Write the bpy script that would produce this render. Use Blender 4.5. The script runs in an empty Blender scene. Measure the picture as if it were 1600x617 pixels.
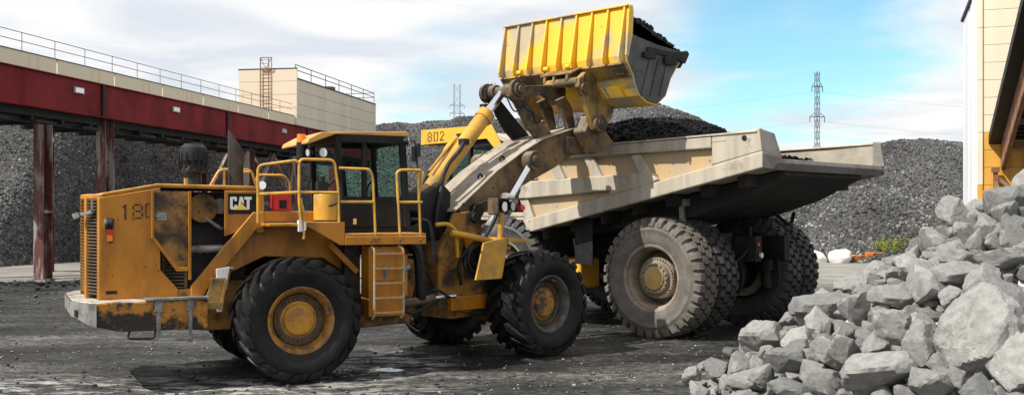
import bpy, bmesh, math, random
from mathutils import Vector, Matrix, noise as mnoise
R = math.radians
random.seed(11)
scene = bpy.context.scene
C = scene.collection

# ------------------------------------------------------------------ camera
cam_d = bpy.data.cameras.new('camera')
cam = bpy.data.objects.new('camera', cam_d)
C.objects.link(cam)
cam.location = (0, 0, 2.74)
cam.rotation_euler = (R(90), 0, 0)
cam_d.sensor_width = 36
cam_d.lens = 36
cam_d.shift_y = 0.01375
cam_d.clip_start = 0.1
cam_d.clip_end = 6000
scene.camera = cam

# ------------------------------------------------------------------ light
SUN = Vector((-0.88, -0.48, 1.12)).normalized()      # direction towards the sun
sun_d = bpy.data.lights.new('sun', 'SUN')
sun_d.energy = 5.0
sun_d.angle = R(0.5)
sun_d.color = (1.0, 0.95, 0.86)
sun = bpy.data.objects.new('sun', sun_d)
C.objects.link(sun)
sun.rotation_euler = (-SUN).to_track_quat('-Z', 'Y').to_euler()

world = bpy.data.worlds.new('World')
scene.world = world
world.use_nodes = True
wn, wl = world.node_tree.nodes, world.node_tree.links
wn.clear()
wout = wn.new('ShaderNodeOutputWorld')
sky = wn.new('ShaderNodeTexSky')
sky.sky_type = 'NISHITA'
sky.sun_disc = False
sky.sun_elevation = math.asin(SUN.z)
sky.sun_rotation = math.atan2(SUN.x, SUN.y)
sky.air_density = 1.0
sky.dust_density = 0.4
sky.ozone_density = 1.0
bg = wn.new('ShaderNodeBackground')
bg.inputs[1].default_value = 0.125
tint = wn.new('ShaderNodeMix')
tint.data_type = 'RGBA'
tint.blend_type = 'MULTIPLY'
tint.inputs[0].default_value = 1.0
tint.inputs[7].default_value = (0.74, 1.10, 1.08, 1)
wl.new(sky.outputs[0], tint.inputs[6])
wl.new(tint.outputs[2], bg.inputs[0])
bgc = wn.new('ShaderNodeBackground')
bgc.inputs[1].default_value = 0.80
tc = wn.new('ShaderNodeTexCoord')
sep = wn.new('ShaderNodeSeparateXYZ')
wl.new(tc.outputs['Generated'], sep.inputs[0])


def wmath(op, a, b=None, c=None):
    n = wn.new('ShaderNodeMath')
    n.operation = op
    for i, x in enumerate((a, b, c)):
        if x is None:
            continue
        if isinstance(x, (int, float)):
            n.inputs[i].default_value = x
        else:
            wl.new(x, n.inputs[i])
    return n.outputs[0]


# the cloud deck is a plane high above: look up its pattern where the view ray meets it
zz = wmath('ADD', wmath('MAXIMUM', sep.outputs[2], 0.0), 0.09)
comb = wn.new('ShaderNodeCombineXYZ')
wl.new(wmath('DIVIDE', sep.outputs[0], zz), comb.inputs[0])
wl.new(wmath('DIVIDE', sep.outputs[1], zz), comb.inputs[1])
cn = wn.new('ShaderNodeTexNoise')
cn.inputs['Scale'].default_value = 0.62
cn.inputs['Detail'].default_value = 9
cn.inputs['Roughness'].default_value = 0.58
cn.inputs['Distortion'].default_value = 0.35
wl.new(comb.outputs[0], cn.inputs['Vector'])
# a clearing in the deck towards the right of the view and a thinner patch in the middle
def gap(direction, width, amount):
    d = wn.new('ShaderNodeVectorMath')
    d.operation = 'DISTANCE'
    wl.new(tc.outputs['Generated'], d.inputs[0])
    d.inputs[1].default_value = Vector(direction).normalized()
    m = wn.new('ShaderNodeMapRange')
    m.interpolation_type = 'SMOOTHSTEP'
    wl.new(d.outputs['Value'], m.inputs[0])
    m.inputs[1].default_value = 0.0
    m.inputs[2].default_value = width
    m.inputs[3].default_value = amount
    m.inputs[4].default_value = 0.0
    return m.outputs[0]
g = wmath('ADD', gap((0.33, 1, 0.165), 0.21, 0.34), gap((-0.06, 1, 0.105), 0.15, 0.26))
g = wmath('ADD', g, gap((0.19, 1, 0.145), 0.13, 0.24))
dens = wmath('SUBTRACT', wmath('ADD', cn.outputs['Fac'], 0.21), g)
mr = wn.new('ShaderNodeMapRange')
mr.interpolation_type = 'SMOOTHSTEP'
wl.new(dens, mr.inputs[0])
mr.inputs[1].default_value = 0.30
mr.inputs[2].default_value = 0.60
mr.inputs[3].default_value = 0.05
mr.inputs[4].default_value = 1.0
cn2 = wn.new('ShaderNodeTexNoise')
cn2.inputs['Scale'].default_value = 1.15
cn2.inputs['Detail'].default_value = 9
cn2.inputs['Distortion'].default_value = 0.5
wl.new(comb.outputs[0], cn2.inputs['Vector'])
cr = wn.new('ShaderNodeValToRGB')
cr.color_ramp.elements[0].position = 0.40
cr.color_ramp.elements[0].color = (0.77, 0.815, 0.89, 1)
cr.color_ramp.elements[1].position = 0.56
cr.color_ramp.elements[1].color = (1.0, 1.0, 1.0, 1)
wl.new(cn2.outputs['Fac'], cr.inputs[0])
wl.new(cr.outputs[0], bgc.inputs[0])
mx = wn.new('ShaderNodeMixShader')
wl.new(mr.outputs[0], mx.inputs[0])
wl.new(bg.outputs[0], mx.inputs[1])
wl.new(bgc.outputs[0], mx.inputs[2])
wl.new(mx.outputs[0], wout.inputs[0])

vs = scene.view_settings
vs.view_transform = 'Standard'
vs.look = 'None'
vs.exposure = 0.32
vs.gamma = 1.0
vs.use_curve_mapping = False


# ------------------------------------------------------------------ materials
def material(name, col, col2=None, scale=1.5, lo=0.42, hi=0.62, spots=None, spot_scale=9.0, spot_at=0.62,
             rough=0.55, rough2=None, metal=0.0, bump=0.15, bump_scale=30.0, stretch=(1, 1, 1), top_dust=None,
             spec=0.5):
    m = bpy.data.materials.new(name)
    m.use_nodes = True
    n, l = m.node_tree.nodes, m.node_tree.links
    b = n['Principled BSDF']
    b.inputs['Metallic'].default_value = metal
    b.inputs['Roughness'].default_value = rough
    b.inputs['Specular IOR Level'].default_value = spec
    t = n.new('ShaderNodeTexCoord')
    mp = n.new('ShaderNodeMapping')
    mp.inputs['Scale'].default_value = stretch
    l.new(t.outputs['Object'], mp.inputs[0])

    def noise(sc, det=6, src=mp):
        x = n.new('ShaderNodeTexNoise')
        x.inputs['Scale'].default_value = sc
        x.inputs['Detail'].default_value = det
        x.inputs['Roughness'].default_value = 0.62
        l.new(src.outputs[0] if src is mp else src, x.inputs['Vector'])
        return x.outputs['Fac']

    def step(fac, a, c):
        r = n.new('ShaderNodeMapRange')
        r.interpolation_type = 'SMOOTHSTEP'
        l.new(fac, r.inputs[0])
        r.inputs[1].default_value = a
        r.inputs[2].default_value = c
        return r.outputs[0]

    def mix(f, a, c):
        x = n.new('ShaderNodeMix')
        x.data_type = 'RGBA'
        l.new(f, x.inputs[0])
        for k, s in ((6, a), (7, c)):
            if isinstance(s, tuple):
                x.inputs[k].default_value = (*s, 1)
            else:
                l.new(s, x.inputs[k])
        return x.outputs[2]
    base = col
    f1 = None
    if col2 is not None:
        f1 = step(noise(scale, 8), lo, hi)
        base = mix(f1, col, col2)
    if spots is not None:
        f2 = step(noise(spot_scale, 5, t.outputs['Object']), spot_at, spot_at + 0.07)
        base = mix(f2, base, spots)
    if top_dust is not None:
        ge = n.new('ShaderNodeNewGeometry')
        s = n.new('ShaderNodeSeparateXYZ')
        l.new(ge.outputs['Normal'], s.inputs[0])
        dn = n.new('ShaderNodeMath')
        dn.operation = 'MULTIPLY'
        l.new(step(s.outputs[2], 0.35, 0.9), dn.inputs[0])
        l.new(step(noise(4.0, 6, t.outputs['Object']), 0.3, 0.6), dn.inputs[1])
        base = mix(dn.outputs[0], base, top_dust)
    if isinstance(base, tuple):
        b.inputs['Base Color'].default_value = (*base, 1)
    else:
        l.new(base, b.inputs['Base Color'])
    if rough2 is not None and f1 is not None:
        r = n.new('ShaderNodeMapRange')
        l.new(f1, r.inputs[0])
        r.inputs[3].default_value = rough
        r.inputs[4].default_value = rough2
        l.new(r.outputs[0], b.inputs['Roughness'])
    if bump:
        bp = n.new('ShaderNodeBump')
        bp.inputs['Strength'].default_value = bump
        bp.inputs['Distance'].default_value = 0.02
        l.new(noise(bump_scale, 4, t.outputs['Object']), bp.inputs['Height'])
        l.new(bp.outputs[0], b.inputs['Normal'])
    return m


M = {}
M['yellow'] = material('worn_orange_paint', (0.46, 0.178, 0.004), (0.20, 0.078, 0.006), 1.3, 0.40, 0.74,
                       (0.05, 0.026, 0.010), 9.0, 0.655, 0.42, 0.6, bump=0.08, top_dust=(0.62, 0.40, 0.13), stretch=(1.6, 1.6, 0.5))
M['yellow_rusty'] = material('flaking_orange_paint', (0.42, 0.17, 0.012), (0.02, 0.016, 0.013), 1.9, 0.44, 0.53,
                             (0.09, 0.03, 0.01), 11.0, 0.58, 0.6, 0.8, bump=0.3, top_dust=(0.45, 0.42, 0.37), stretch=(1.0, 1.0, 1.0))
M['bucket_yellow'] = material('bucket_paint', (0.76, 0.45, 0.03), (0.40, 0.335, 0.215), 0.9, 0.49, 0.60,
                              (0.10, 0.085, 0.05), 8.0, 0.68, 0.5, 0.7, bump=0.15, stretch=(1, 1, 0.7))
M['side_grey'] = material('scuffed_dark_steel', (0.04, 0.04, 0.042), (0.075, 0.073, 0.07), 2.0, 0.4, 0.65, (0.02, 0.02, 0.02), 9, 0.6, 0.55, bump=0.2)
M['cab_roof'] = material('orange_tan_roof_paint', (0.58, 0.30, 0.075), (0.42, 0.22, 0.07), 1.5, rough=0.5, bump=0.05)  # plain orange-tan paint of the cab roof
M['hitch'] = material('greasy_hitch_paint', (0.34, 0.21, 0.05), (0.10, 0.07, 0.035), 1.8, 0.38, 0.6, (0.03, 0.025, 0.018), 8.0, 0.6, 0.55, 0.75, bump=0.25)
M['cyl_yellow'] = material('cylinder_paint', (0.58, 0.30, 0.025), (0.32, 0.185, 0.045), 2.0, 0.4, 0.66,
                           (0.06, 0.04, 0.02), 12.0, 0.68, 0.4, bump=0.08)
M['rail_yellow'] = material('rail_paint', (0.62, 0.33, 0.035), (0.36, 0.22, 0.06), 5.0, 0.4, 0.65,
                            (0.1, 0.06, 0.03), 22.0, 0.63, 0.45, bump=0.1)
M['dirty_yellow'] = material('grimy_orange_steel', (0.30, 0.14, 0.02), (0.035, 0.027, 0.02), 2.2, 0.40, 0.62,
                             (0.02, 0.016, 0.012), 9.0, 0.6, 0.6, 0.8, bump=0.3)
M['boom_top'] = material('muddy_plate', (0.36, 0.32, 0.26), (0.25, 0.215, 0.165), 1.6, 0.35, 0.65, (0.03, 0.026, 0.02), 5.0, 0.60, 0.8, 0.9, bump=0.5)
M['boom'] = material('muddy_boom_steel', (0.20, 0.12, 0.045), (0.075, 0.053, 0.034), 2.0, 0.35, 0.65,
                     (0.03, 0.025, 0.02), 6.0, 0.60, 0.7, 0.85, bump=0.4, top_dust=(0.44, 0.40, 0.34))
M['brown_steel'] = material('brown_greasy_steel', (0.15, 0.095, 0.045), (0.04, 0.031, 0.023), 2.5, 0.38, 0.62,
                            (0.02, 0.016, 0.013), 9.0, 0.6, 0.5, 0.8, bump=0.3, top_dust=(0.20, 0.16, 0.11))
M['dark'] = material('black_steel', (0.008, 0.008, 0.008), (0.017, 0.016, 0.015), 3.0, rough=0.6, bump=0.2, spec=0.25)
M['engine_dark'] = material('sooty_engine', (0.008, 0.007, 0.006), (0.03, 0.022, 0.014), 4.0, rough=0.6, bump=0.3)
M['grey_steel'] = material('grey_steel', (0.30, 0.30, 0.29), (0.14, 0.135, 0.125), 3.0, spots=(0.08, 0.05, 0.03), spot_scale=14, spot_at=0.64, rough=0.45, rough2=0.7, metal=0.3, bump=0.15)
M['chrome'] = material('chrome_rod', (0.72, 0.74, 0.78), rough=0.12, metal=1.0, bump=0)
M['tyre'] = material('wet_black_rubber', (0.007, 0.007, 0.0075), (0.018, 0.0175, 0.017), 5.0, 0.4, 0.7, rough=0.46, rough2=0.75, bump=0.35, bump_scale=24, spec=0.25)
M['truck_tyre'] = material('truck_rubber', (0.030, 0.030, 0.031), (0.06, 0.058, 0.055), 4.0, rough=0.6, bump=0.3, bump_scale=30)
M['dusty_tyre'] = material('dusty_rubber', (0.155, 0.139, 0.12), (0.10, 0.09, 0.078), 3.0, 0.35, 0.65, (0.08, 0.07, 0.06), 12, 0.62, 0.85, bump=0.3, bump_scale=30)
M['ladder'] = material('worn_ladder_paint', (0.40, 0.21, 0.03), (0.32, 0.28, 0.22), 6.0, 0.42, 0.6, (0.1, 0.07, 0.04), 18, 0.62, 0.5, bump=0.1)
M['rim'] = material('rusty_rim', (0.36, 0.175, 0.03), (0.16, 0.085, 0.035), 5.0, spots=(0.05, 0.035, 0.02), spot_scale=16, spot_at=0.6, rough=0.5, metal=0.2, bump=0.25)
M['rim_dark'] = material('greasy_bolt_ring', (0.10, 0.06, 0.025), (0.045, 0.03, 0.018), 5.0, spots=(0.25, 0.15, 0.05), spot_scale=18, spot_at=0.64, rough=0.5, bump=0.25)
M['rim_grey'] = material('muddy_rim', (0.11, 0.10, 0.088), (0.05, 0.044, 0.04), 5.0, spots=(0.2, 0.19, 0.17), spot_scale=16, spot_at=0.64, rough=0.5, metal=0.2, bump=0.3)
M['dirty_hub'] = material('muddy_hub_paint', (0.34, 0.16, 0.02), (0.06, 0.045, 0.03), 6.0, 0.42, 0.6, (0.03, 0.02, 0.012), 16, 0.6, 0.6, 0.8, bump=0.3)
M['hub'] = material('hub_paint', (0.50, 0.235, 0.018), (0.30, 0.15, 0.025), 4.0, spots=(0.03, 0.02, 0.012), spot_scale=14, spot_at=0.64, rough=0.5, bump=0.2)
M['truck_rim'] = material('dusty_rim', (0.30, 0.25, 0.19), (0.19, 0.155, 0.115), 3.5, spots=(0.1, 0.075, 0.05), spot_scale=12, spot_at=0.62, rough=0.7, bump=0.2)
M['truck_hub'] = material('dusty_hub_paint', (0.56, 0.34, 0.08), (0.40, 0.29, 0.15), 3.5, spots=(0.12, 0.09, 0.05), spot_scale=14, spot_at=0.64, rough=0.6, bump=0.2)
M['body_tan'] = material('dusty_dump_body', (0.46, 0.412, 0.335), (0.34, 0.30, 0.24), 1.1, 0.40, 0.62,
                         (0.29, 0.25, 0.195), 2.6, 0.60, 0.6, 0.75, bump=0.15, stretch=(2.2, 1, 0.22), top_dust=(0.47, 0.43, 0.36))
M['body_ochre'] = material('worn_ochre_side', (0.47, 0.33, 0.17), (0.40, 0.32, 0.22), 1.6, 0.4, 0.6,
                           (0.18, 0.14, 0.10), 5.0, 0.62, 0.6, 0.75, bump=0.12, stretch=(1.5, 1, 0.4))
M['truck_yellow'] = material('truck_paint', (0.74, 0.40, 0.03), (0.50, 0.28, 0.05), 1.5, 0.5, 0.8, (0.15, 0.09, 0.04), 9, 0.68, 0.5, bump=0.08)
M['glass'] = None
M['gantry_red'] = material('oxide_red_paint', (0.18, 0.006, 0.009), (0.10, 0.006, 0.008), 0.5, 0.4, 0.65,
                           (0.04, 0.012, 0.010), 3.0, 0.64, 0.65, 0.8, spec=0.25, bump=0.1, stretch=(1, 1, 0.5))
M['column_red'] = material('peeling_column_paint', (0.10, 0.028, 0.022), (0.30, 0.26, 0.24), 1.5, 0.46, 0.60,
                           (0.06, 0.022, 0.018), 6.0, 0.6, 0.6, 0.8, bump=0.25, stretch=(2, 2, 0.35))
M['beige'] = material('beige_cladding', (0.62, 0.55, 0.42), (0.56, 0.50, 0.40), 0.5, spots=(0.50, 0.40, 0.27), spot_scale=1.4, spot_at=0.64, rough=0.6, bump=0.04, stretch=(1, 1, 0.2))
M['beige_rust'] = material('rust_streaked_cladding', (0.64, 0.56, 0.42), (0.52, 0.33, 0.14), 1.3, 0.56, 0.72, rough=0.6, bump=0.04, stretch=(2.2, 2.2, 0.12))
M['cream'] = material('cream_cladding', (0.74, 0.65, 0.49), (0.69, 0.60, 0.45), 0.4, rough=0.55, bump=0.03, stretch=(1, 1, 0.3))
M['orange_stain'] = material('rust_stained_cladding', (0.68, 0.36, 0.055), (0.46, 0.20, 0.03), 0.9, 0.45, 0.72, rough=0.6, bump=0.05, stretch=(2.2, 2.2, 0.16))
M['white'] = material('white_sheet', (0.74, 0.76, 0.78), (0.62, 0.64, 0.68), 0.8, rough=0.5, bump=0.03, stretch=(3, 3, 0.1))
M['rust'] = material('rust_brown', (0.20, 0.085, 0.045), (0.30, 0.17, 0.10), 1.6, 0.45, 0.65, (0.07, 0.03, 0.02), 5, 0.6, 0.8, bump=0.3)
M['iron'] = material('thin_dark_iron', (0.035, 0.028, 0.026), rough=0.6, bump=0)
M['pylon'] = material('galvanised_dark', (0.10, 0.095, 0.10), rough=0.6, bump=0)
M['rock'] = material('broken_granite', (0.30, 0.297, 0.283), (0.205, 0.203, 0.196), 3.5, 0.35, 0.66, (0.40, 0.395, 0.375), 30.0, 0.58, 0.85, bump=1.0, bump_scale=26)
M['rock_dark'] = material('dark_granite', (0.20, 0.20, 0.195), (0.135, 0.135, 0.135), 3.5, 0.35, 0.66, (0.32, 0.32, 0.31), 34.0, 0.57, 0.85, bump=1.0, bump_scale=26)
M['rock_pale'] = material('pale_granite', (0.38, 0.376, 0.36), (0.26, 0.257, 0.247), 3.0, 0.35, 0.66, (0.24, 0.235, 0.225), 38.0, 0.58, 0.85, bump=1.0, bump_scale=26)
M['coal'] = material('black_ore', (0.004, 0.004, 0.0045), (0.008, 0.008, 0.009), 6.0, rough=0.7, spec=0.15, bump=0.8, bump_scale=14)
M['orange_lamp'] = material('amber_lens', (0.85, 0.20, 0.01), rough=0.25, bump=0)
M['red_lamp'] = material('red_lens', (0.55, 0.015, 0.01), rough=0.3, bump=0)
M['red_box'] = material('red_plastic', (0.52, 0.012, 0.016), (0.38, 0.012, 0.014), 4, rough=0.4, bump=0.02)
M['lamp_glass'] = material('lamp_reflector', (0.75, 0.75, 0.72), rough=0.2, metal=0.6, bump=0)
M['letter_white'] = material('white_letter_paint', (0.74, 0.74, 0.72), rough=0.5, bump=0)
M['letter_yellow'] = material('yellow_letter_paint', (0.80, 0.62, 0.18), rough=0.5, bump=0)
M['letter_black'] = material('black_stencil_paint', (0.022, 0.014, 0.008), (0.14, 0.065, 0.012), 9, 0.50, 0.66, rough=0.6, bump=0)
M['bag'] = material('white_woven_bag', (0.78, 0.77, 0.74), (0.66, 0.65, 0.62), 3, rough=0.8, bump=0.4, bump_scale=6)
M['orange_scrap'] = material('orange_machine_paint', (0.70, 0.20, 0.02), (0.45, 0.12, 0.02), 3, rough=0.5, bump=0.1)
M['leaf'] = material('weed_leaf', (0.17, 0.24, 0.012), (0.27, 0.27, 0.02), 3, rough=0.6, bump=0)
M['seat'] = material('dark_seat', (0.02, 0.02, 0.022), rough=0.8, bump=0.1)
M['soot'] = material('sooty_exhaust', (0.045, 0.038, 0.034), (0.14, 0.085, 0.045), 2.5, 0.45, 0.7, rough=0.42, metal=0.5, bump=0.1)
M['plastic'] = material('black_plastic', (0.010, 0.010, 0.011), (0.02, 0.02, 0.022), 4, rough=0.55, spec=0.3, bump=0.05)
M['stone'] = material('gravel_stone', (0.10, 0.10, 0.10), rough=0.85, bump=0.3)


def glass_mat():
    m = bpy.data.materials.new('cab_glass')
    m.use_nodes = True
    b = m.node_tree.nodes['Principled BSDF']
    b.inputs['Base Color'].default_value = (0.62, 0.80, 0.74, 1)
    b.inputs['Roughness'].default_value = 0.02
    b.inputs['Transmission Weight'].default_value = 1.0
    b.inputs['IOR'].default_value = 1.06
    b.inputs['Specular IOR Level'].default_value = 0.5
    return m


M['glass'] = glass_mat()


def per_instance_stone(name, lo, hi, rough=0.85):
    """grey that differs from stone to stone"""
    m = bpy.data.materials.new(name)
    m.use_nodes = True
    n, l = m.node_tree.nodes, m.node_tree.links
    b = n['Principled BSDF']
    b.inputs['Roughness'].default_value = rough
    b.inputs['Specular IOR Level'].default_value = 0.15
    oi = n.new('ShaderNodeObjectInfo')
    cr_ = n.new('ShaderNodeValToRGB')
    e = cr_.color_ramp.elements
    e[0].color = (lo, lo, lo * 1.02, 1)
    e[1].color = (hi, hi, hi * 0.97, 1)
    e.new(0.6).color = ((lo * 3 + hi) / 4,) * 3 + (1,)
    l.new(oi.outputs['Random'], cr_.inputs[0])
    # dusty and darker bands across the heap
    nz = n.new('ShaderNodeTexNoise')
    nz.inputs['Scale'].default_value = 0.22
    nz.inputs['Detail'].default_value = 4
    l.new(oi.outputs['Location'], nz.inputs['Vector'])
    mr_ = n.new('ShaderNodeMapRange')
    l.new(nz.outputs['Fac'], mr_.inputs[0])
    mr_.inputs[1].default_value, mr_.inputs[2].default_value = 0.36, 0.64
    mr_.inputs[3].default_value, mr_.inputs[4].default_value = 0.42, 1.45
    sc_ = n.new('ShaderNodeVectorMath')
    sc_.operation = 'SCALE'
    l.new(cr_.outputs[0], sc_.inputs[0])
    l.new(mr_.outputs[0], sc_.inputs['Scale'])
    l.new(sc_.outputs[0], b.inputs['Base Color'])
    return m


M['hill_stone'] = per_instance_stone('hill_stone', 0.03, 0.23)
M['coal_lump'] = per_instance_stone('ore_lump', 0.003, 0.011, 0.75)
M['rubble_stone'] = per_instance_stone('rubble_stone', 0.12, 0.36)
M['stone_pale'] = material('pale_pebble', (0.30, 0.295, 0.28), (0.16, 0.155, 0.15), 2.0, rough=0.85, bump=0)
M['stone_dark'] = material('dark_clod', (0.03, 0.029, 0.028), (0.07, 0.066, 0.06), 2.0, rough=0.6, bump=0)
M['body_grey'] = material('grey_body_edge', (0.22, 0.21, 0.19), (0.15, 0.14, 0.125), 1.5, rough=0.7, bump=0.15)
M['body_grey2'] = material('scoured_liner', (0.34, 0.31, 0.26), (0.24, 0.22, 0.185), 1.2, rough=0.7, bump=0.2)
M['body_under_shade'] = material('shaded_body_underside', (0.018, 0.017, 0.016), (0.035, 0.031, 0.027), 1.5, rough=0.8, bump=0.15)  # body colour blackened: the shade below the truck is put into it


# ------------------------------------------------------------------ mesh builder
class MB:
    def __init__(s, fmap=None):
        s.v, s.f, s.map = [], [], fmap or (lambda u, v, z: (u, v, z))

    def add(s, vs_, fs):
        o = len(s.v)
        s.v += [s.map(*p) for p in vs_]
        s.f += [tuple(i + o for i in f) for f in fs]
        return s

    def box(s, u0, u1, v0, v1, z0, z1):
        vs_ = [(u, v, z) for u in (u0, u1) for v in (v0, v1) for z in (z0, z1)]
        return s.add(vs_, [(0, 1, 3, 2), (4, 6, 7, 5), (0, 4, 5, 1), (2, 3, 7, 6), (0, 2, 6, 4), (1, 5, 7, 3)])

    def prism(s, poly, v0, v1):
        n = len(poly)
        vs_ = [(u, v0, z) for u, z in poly] + [(u, v1, z) for u, z in poly]
        return s.add(vs_, [tuple(range(n)), tuple(range(2 * n - 1, n - 1, -1))] +
                     [(i, (i + 1) % n, n + (i + 1) % n, n + i) for i in range(n)])

    def prismz(s, poly, z0, z1):
        n = len(poly)
        vs_ = [(u, v, z0) for u, v in poly] + [(u, v, z1) for u, v in poly]
        return s.add(vs_, [tuple(range(n)), tuple(range(2 * n - 1, n - 1, -1))] +
                     [(i, (i + 1) % n, n + (i + 1) % n, n + i) for i in range(n)])

    def tube(s, pts, r, n=8, cap=True, r1=None):
        pts = [Vector(p) for p in pts]
        m = len(pts)
        rings = []
        up = None
        for i, p in enumerate(pts):
            t = (pts[min(i + 1, m - 1)] - pts[max(i - 1, 0)]).normalized()
            if up is None:
                up = Vector((0, 0, 1)) if abs(t.z) < 0.9 else Vector((1, 0, 0))
            a = t.cross(up).normalized()
            up = a.cross(t).normalized()
            rr = r if r1 is None else r + (r1 - r) * i / (m - 1)
            rings.append([tuple(p + (a * math.cos(k * 2 * math.pi / n) + up * math.sin(k * 2 * math.pi / n)) * rr) for k in range(n)])
        vs_ = [q for ring in rings for q in ring]
        fs = [(i * n + k, i * n + (k + 1) % n, (i + 1) * n + (k + 1) % n, (i + 1) * n + k) for i in range(m - 1) for k in range(n)]
        if cap:
            fs += [tuple(range(n)), tuple((m - 1) * n + k for k in range(n - 1, -1, -1))]
        return s.add(vs_, fs)

    def cyl(s, p0, p1, r, r1=None, n=16):
        return s.tube([p0, p1], r, n, True, r1)

    def lathe(s, prof, c=(0, 0, 0), axis='y', n=32, close=False):
        vs_ = []
        for r_, h in prof:
            for k in range(n):
                a = 2 * math.pi * k / n
                x, y = r_ * math.cos(a), r_ * math.sin(a)
                vs_.append((c[0] + x, c[1] + h, c[2] + y) if axis == 'y' else (c[0] + x, c[1] + y, c[2] + h))
        m = len(prof)
        fs = [(i * n + k, i * n + (k + 1) % n, (i + 1) * n + (k + 1) % n, (i + 1) * n + k) for i in range(m - 1) for k in range(n)]
        if close:
            fs += [tuple(range(n - 1, -1, -1)), tuple((m - 1) * n + k for k in range(n))]
        return s.add(vs_, fs)

    def bar(s, p0, p1, w, h, up=(0, 0, 1)):
        """a square bar from p0 to p1"""
        p0, p1 = Vector(p0), Vector(p1)
        t = (p1 - p0).normalized()
        up = Vector(up)
        if abs(t.dot(up)) > 0.98:
            up = Vector((1, 0, 0))
        a = t.cross(up).normalized()
        b = a.cross(t).normalized()
        vs_ = [tuple(p + a * (w / 2) * i + b * (h / 2) * j) for p in (p0, p1) for i, j in ((-1, -1), (1, -1), (1, 1), (-1, 1))]
        return s.add(vs_, [(0, 3, 2, 1), (4, 5, 6, 7)] + [(i, (i + 1) % 4, 4 + (i + 1) % 4, 4 + i) for i in range(4)])

    def mesh(s, name, mat, smooth=None):
        me = bpy.data.meshes.new(name)
        me.from_pydata(s.v, [], s.f)
        bm = bmesh.new()
        bm.from_mesh(me)
        bmesh.ops.recalc_face_normals(bm, faces=bm.faces)
        bm.to_mesh(me)
        bm.free()
        if mat is not None:
            me.materials.append(mat)
        if smooth:
            me.shade_smooth()
            me.set_sharp_from_angle(angle=R(smooth))
        return me

    def build(s, name, mat, parent=None, smooth=None, bevel=0.0, seg=2):
        o = bpy.data.objects.new(name, s.mesh(name, mat, smooth))
        C.objects.link(o)
        if parent is not None:
            o.parent = parent
        if bevel:
            b = o.modifiers.new('bevel', 'BEVEL')
            b.width, b.segments, b.limit_method, b.angle_limit = bevel, seg, 'ANGLE', R(35)
        return o


def put(name, me, parent=None, loc=(0, 0, 0), rz=0.0):
    o = bpy.data.objects.new(name, me)
    C.objects.link(o)
    o.parent = parent
    o.location = loc
    o.rotation_euler = (0, 0, rz)
    return o


def thing(name, label, cat, loc=(0, 0, 0), rz=0.0, group=None):
    o = bpy.data.objects.new(name, None)
    o.empty_display_size = 0.3
    C.objects.link(o)
    o.location = loc
    o.rotation_euler = (0, 0, rz)
    return tag(o, label, cat, group)


def tag(o, label=None, cat=None, group=None, kind=None):
    if label:
        o['label'] = label
    if cat:
        o['category'] = cat
    if group:
        o['group'] = group
    if kind:
        o['kind'] = kind
    return o


def curve(pts, n=6):
    """Catmull-Rom through the points"""
    P = [Vector(p) for p in pts]
    P = [P[0] * 2 - P[1]] + P + [P[-1] * 2 - P[-2]]
    out = []
    for i in range(1, len(P) - 2):
        for k in range(n):
            t = k / n
            a, b, c, d = P[i - 1:i + 3]
            out.append(0.5 * ((2 * b) + (c - a) * t + (2 * a - 5 * b + 4 * c - d) * t * t + (3 * b - a - 3 * c + d) * t ** 3))
    out.append(P[-2])
    return out


def rounded(pts, r=0.08, n=4):
    """polyline with its inner corners rounded"""
    P = [Vector(p) for p in pts]
    out = [P[0]]
    for i in range(1, len(P) - 1):
        a, b = (P[i - 1] - P[i]), (P[i + 1] - P[i])
        q = min(r, a.length * 0.45, b.length * 0.45)
        s, e = P[i] + a.normalized() * q, P[i] + b.normalized() * q
        for k in range(n + 1):
            t = k / n
            out.append(s * (1 - t) ** 2 + P[i] * 2 * t * (1 - t) + e * t * t)
    out.append(P[-1])
    return out


def fbm(x, y, sc=1.0, oct_=4, z=0.0):
    s, a, t = 0.0, 1.0, 0.0
    for _ in range(oct_):
        s += a * mnoise.noise((x * sc, y * sc, z))
        t += a
        a *= 0.5
        sc *= 2.03
    return s / t


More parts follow.
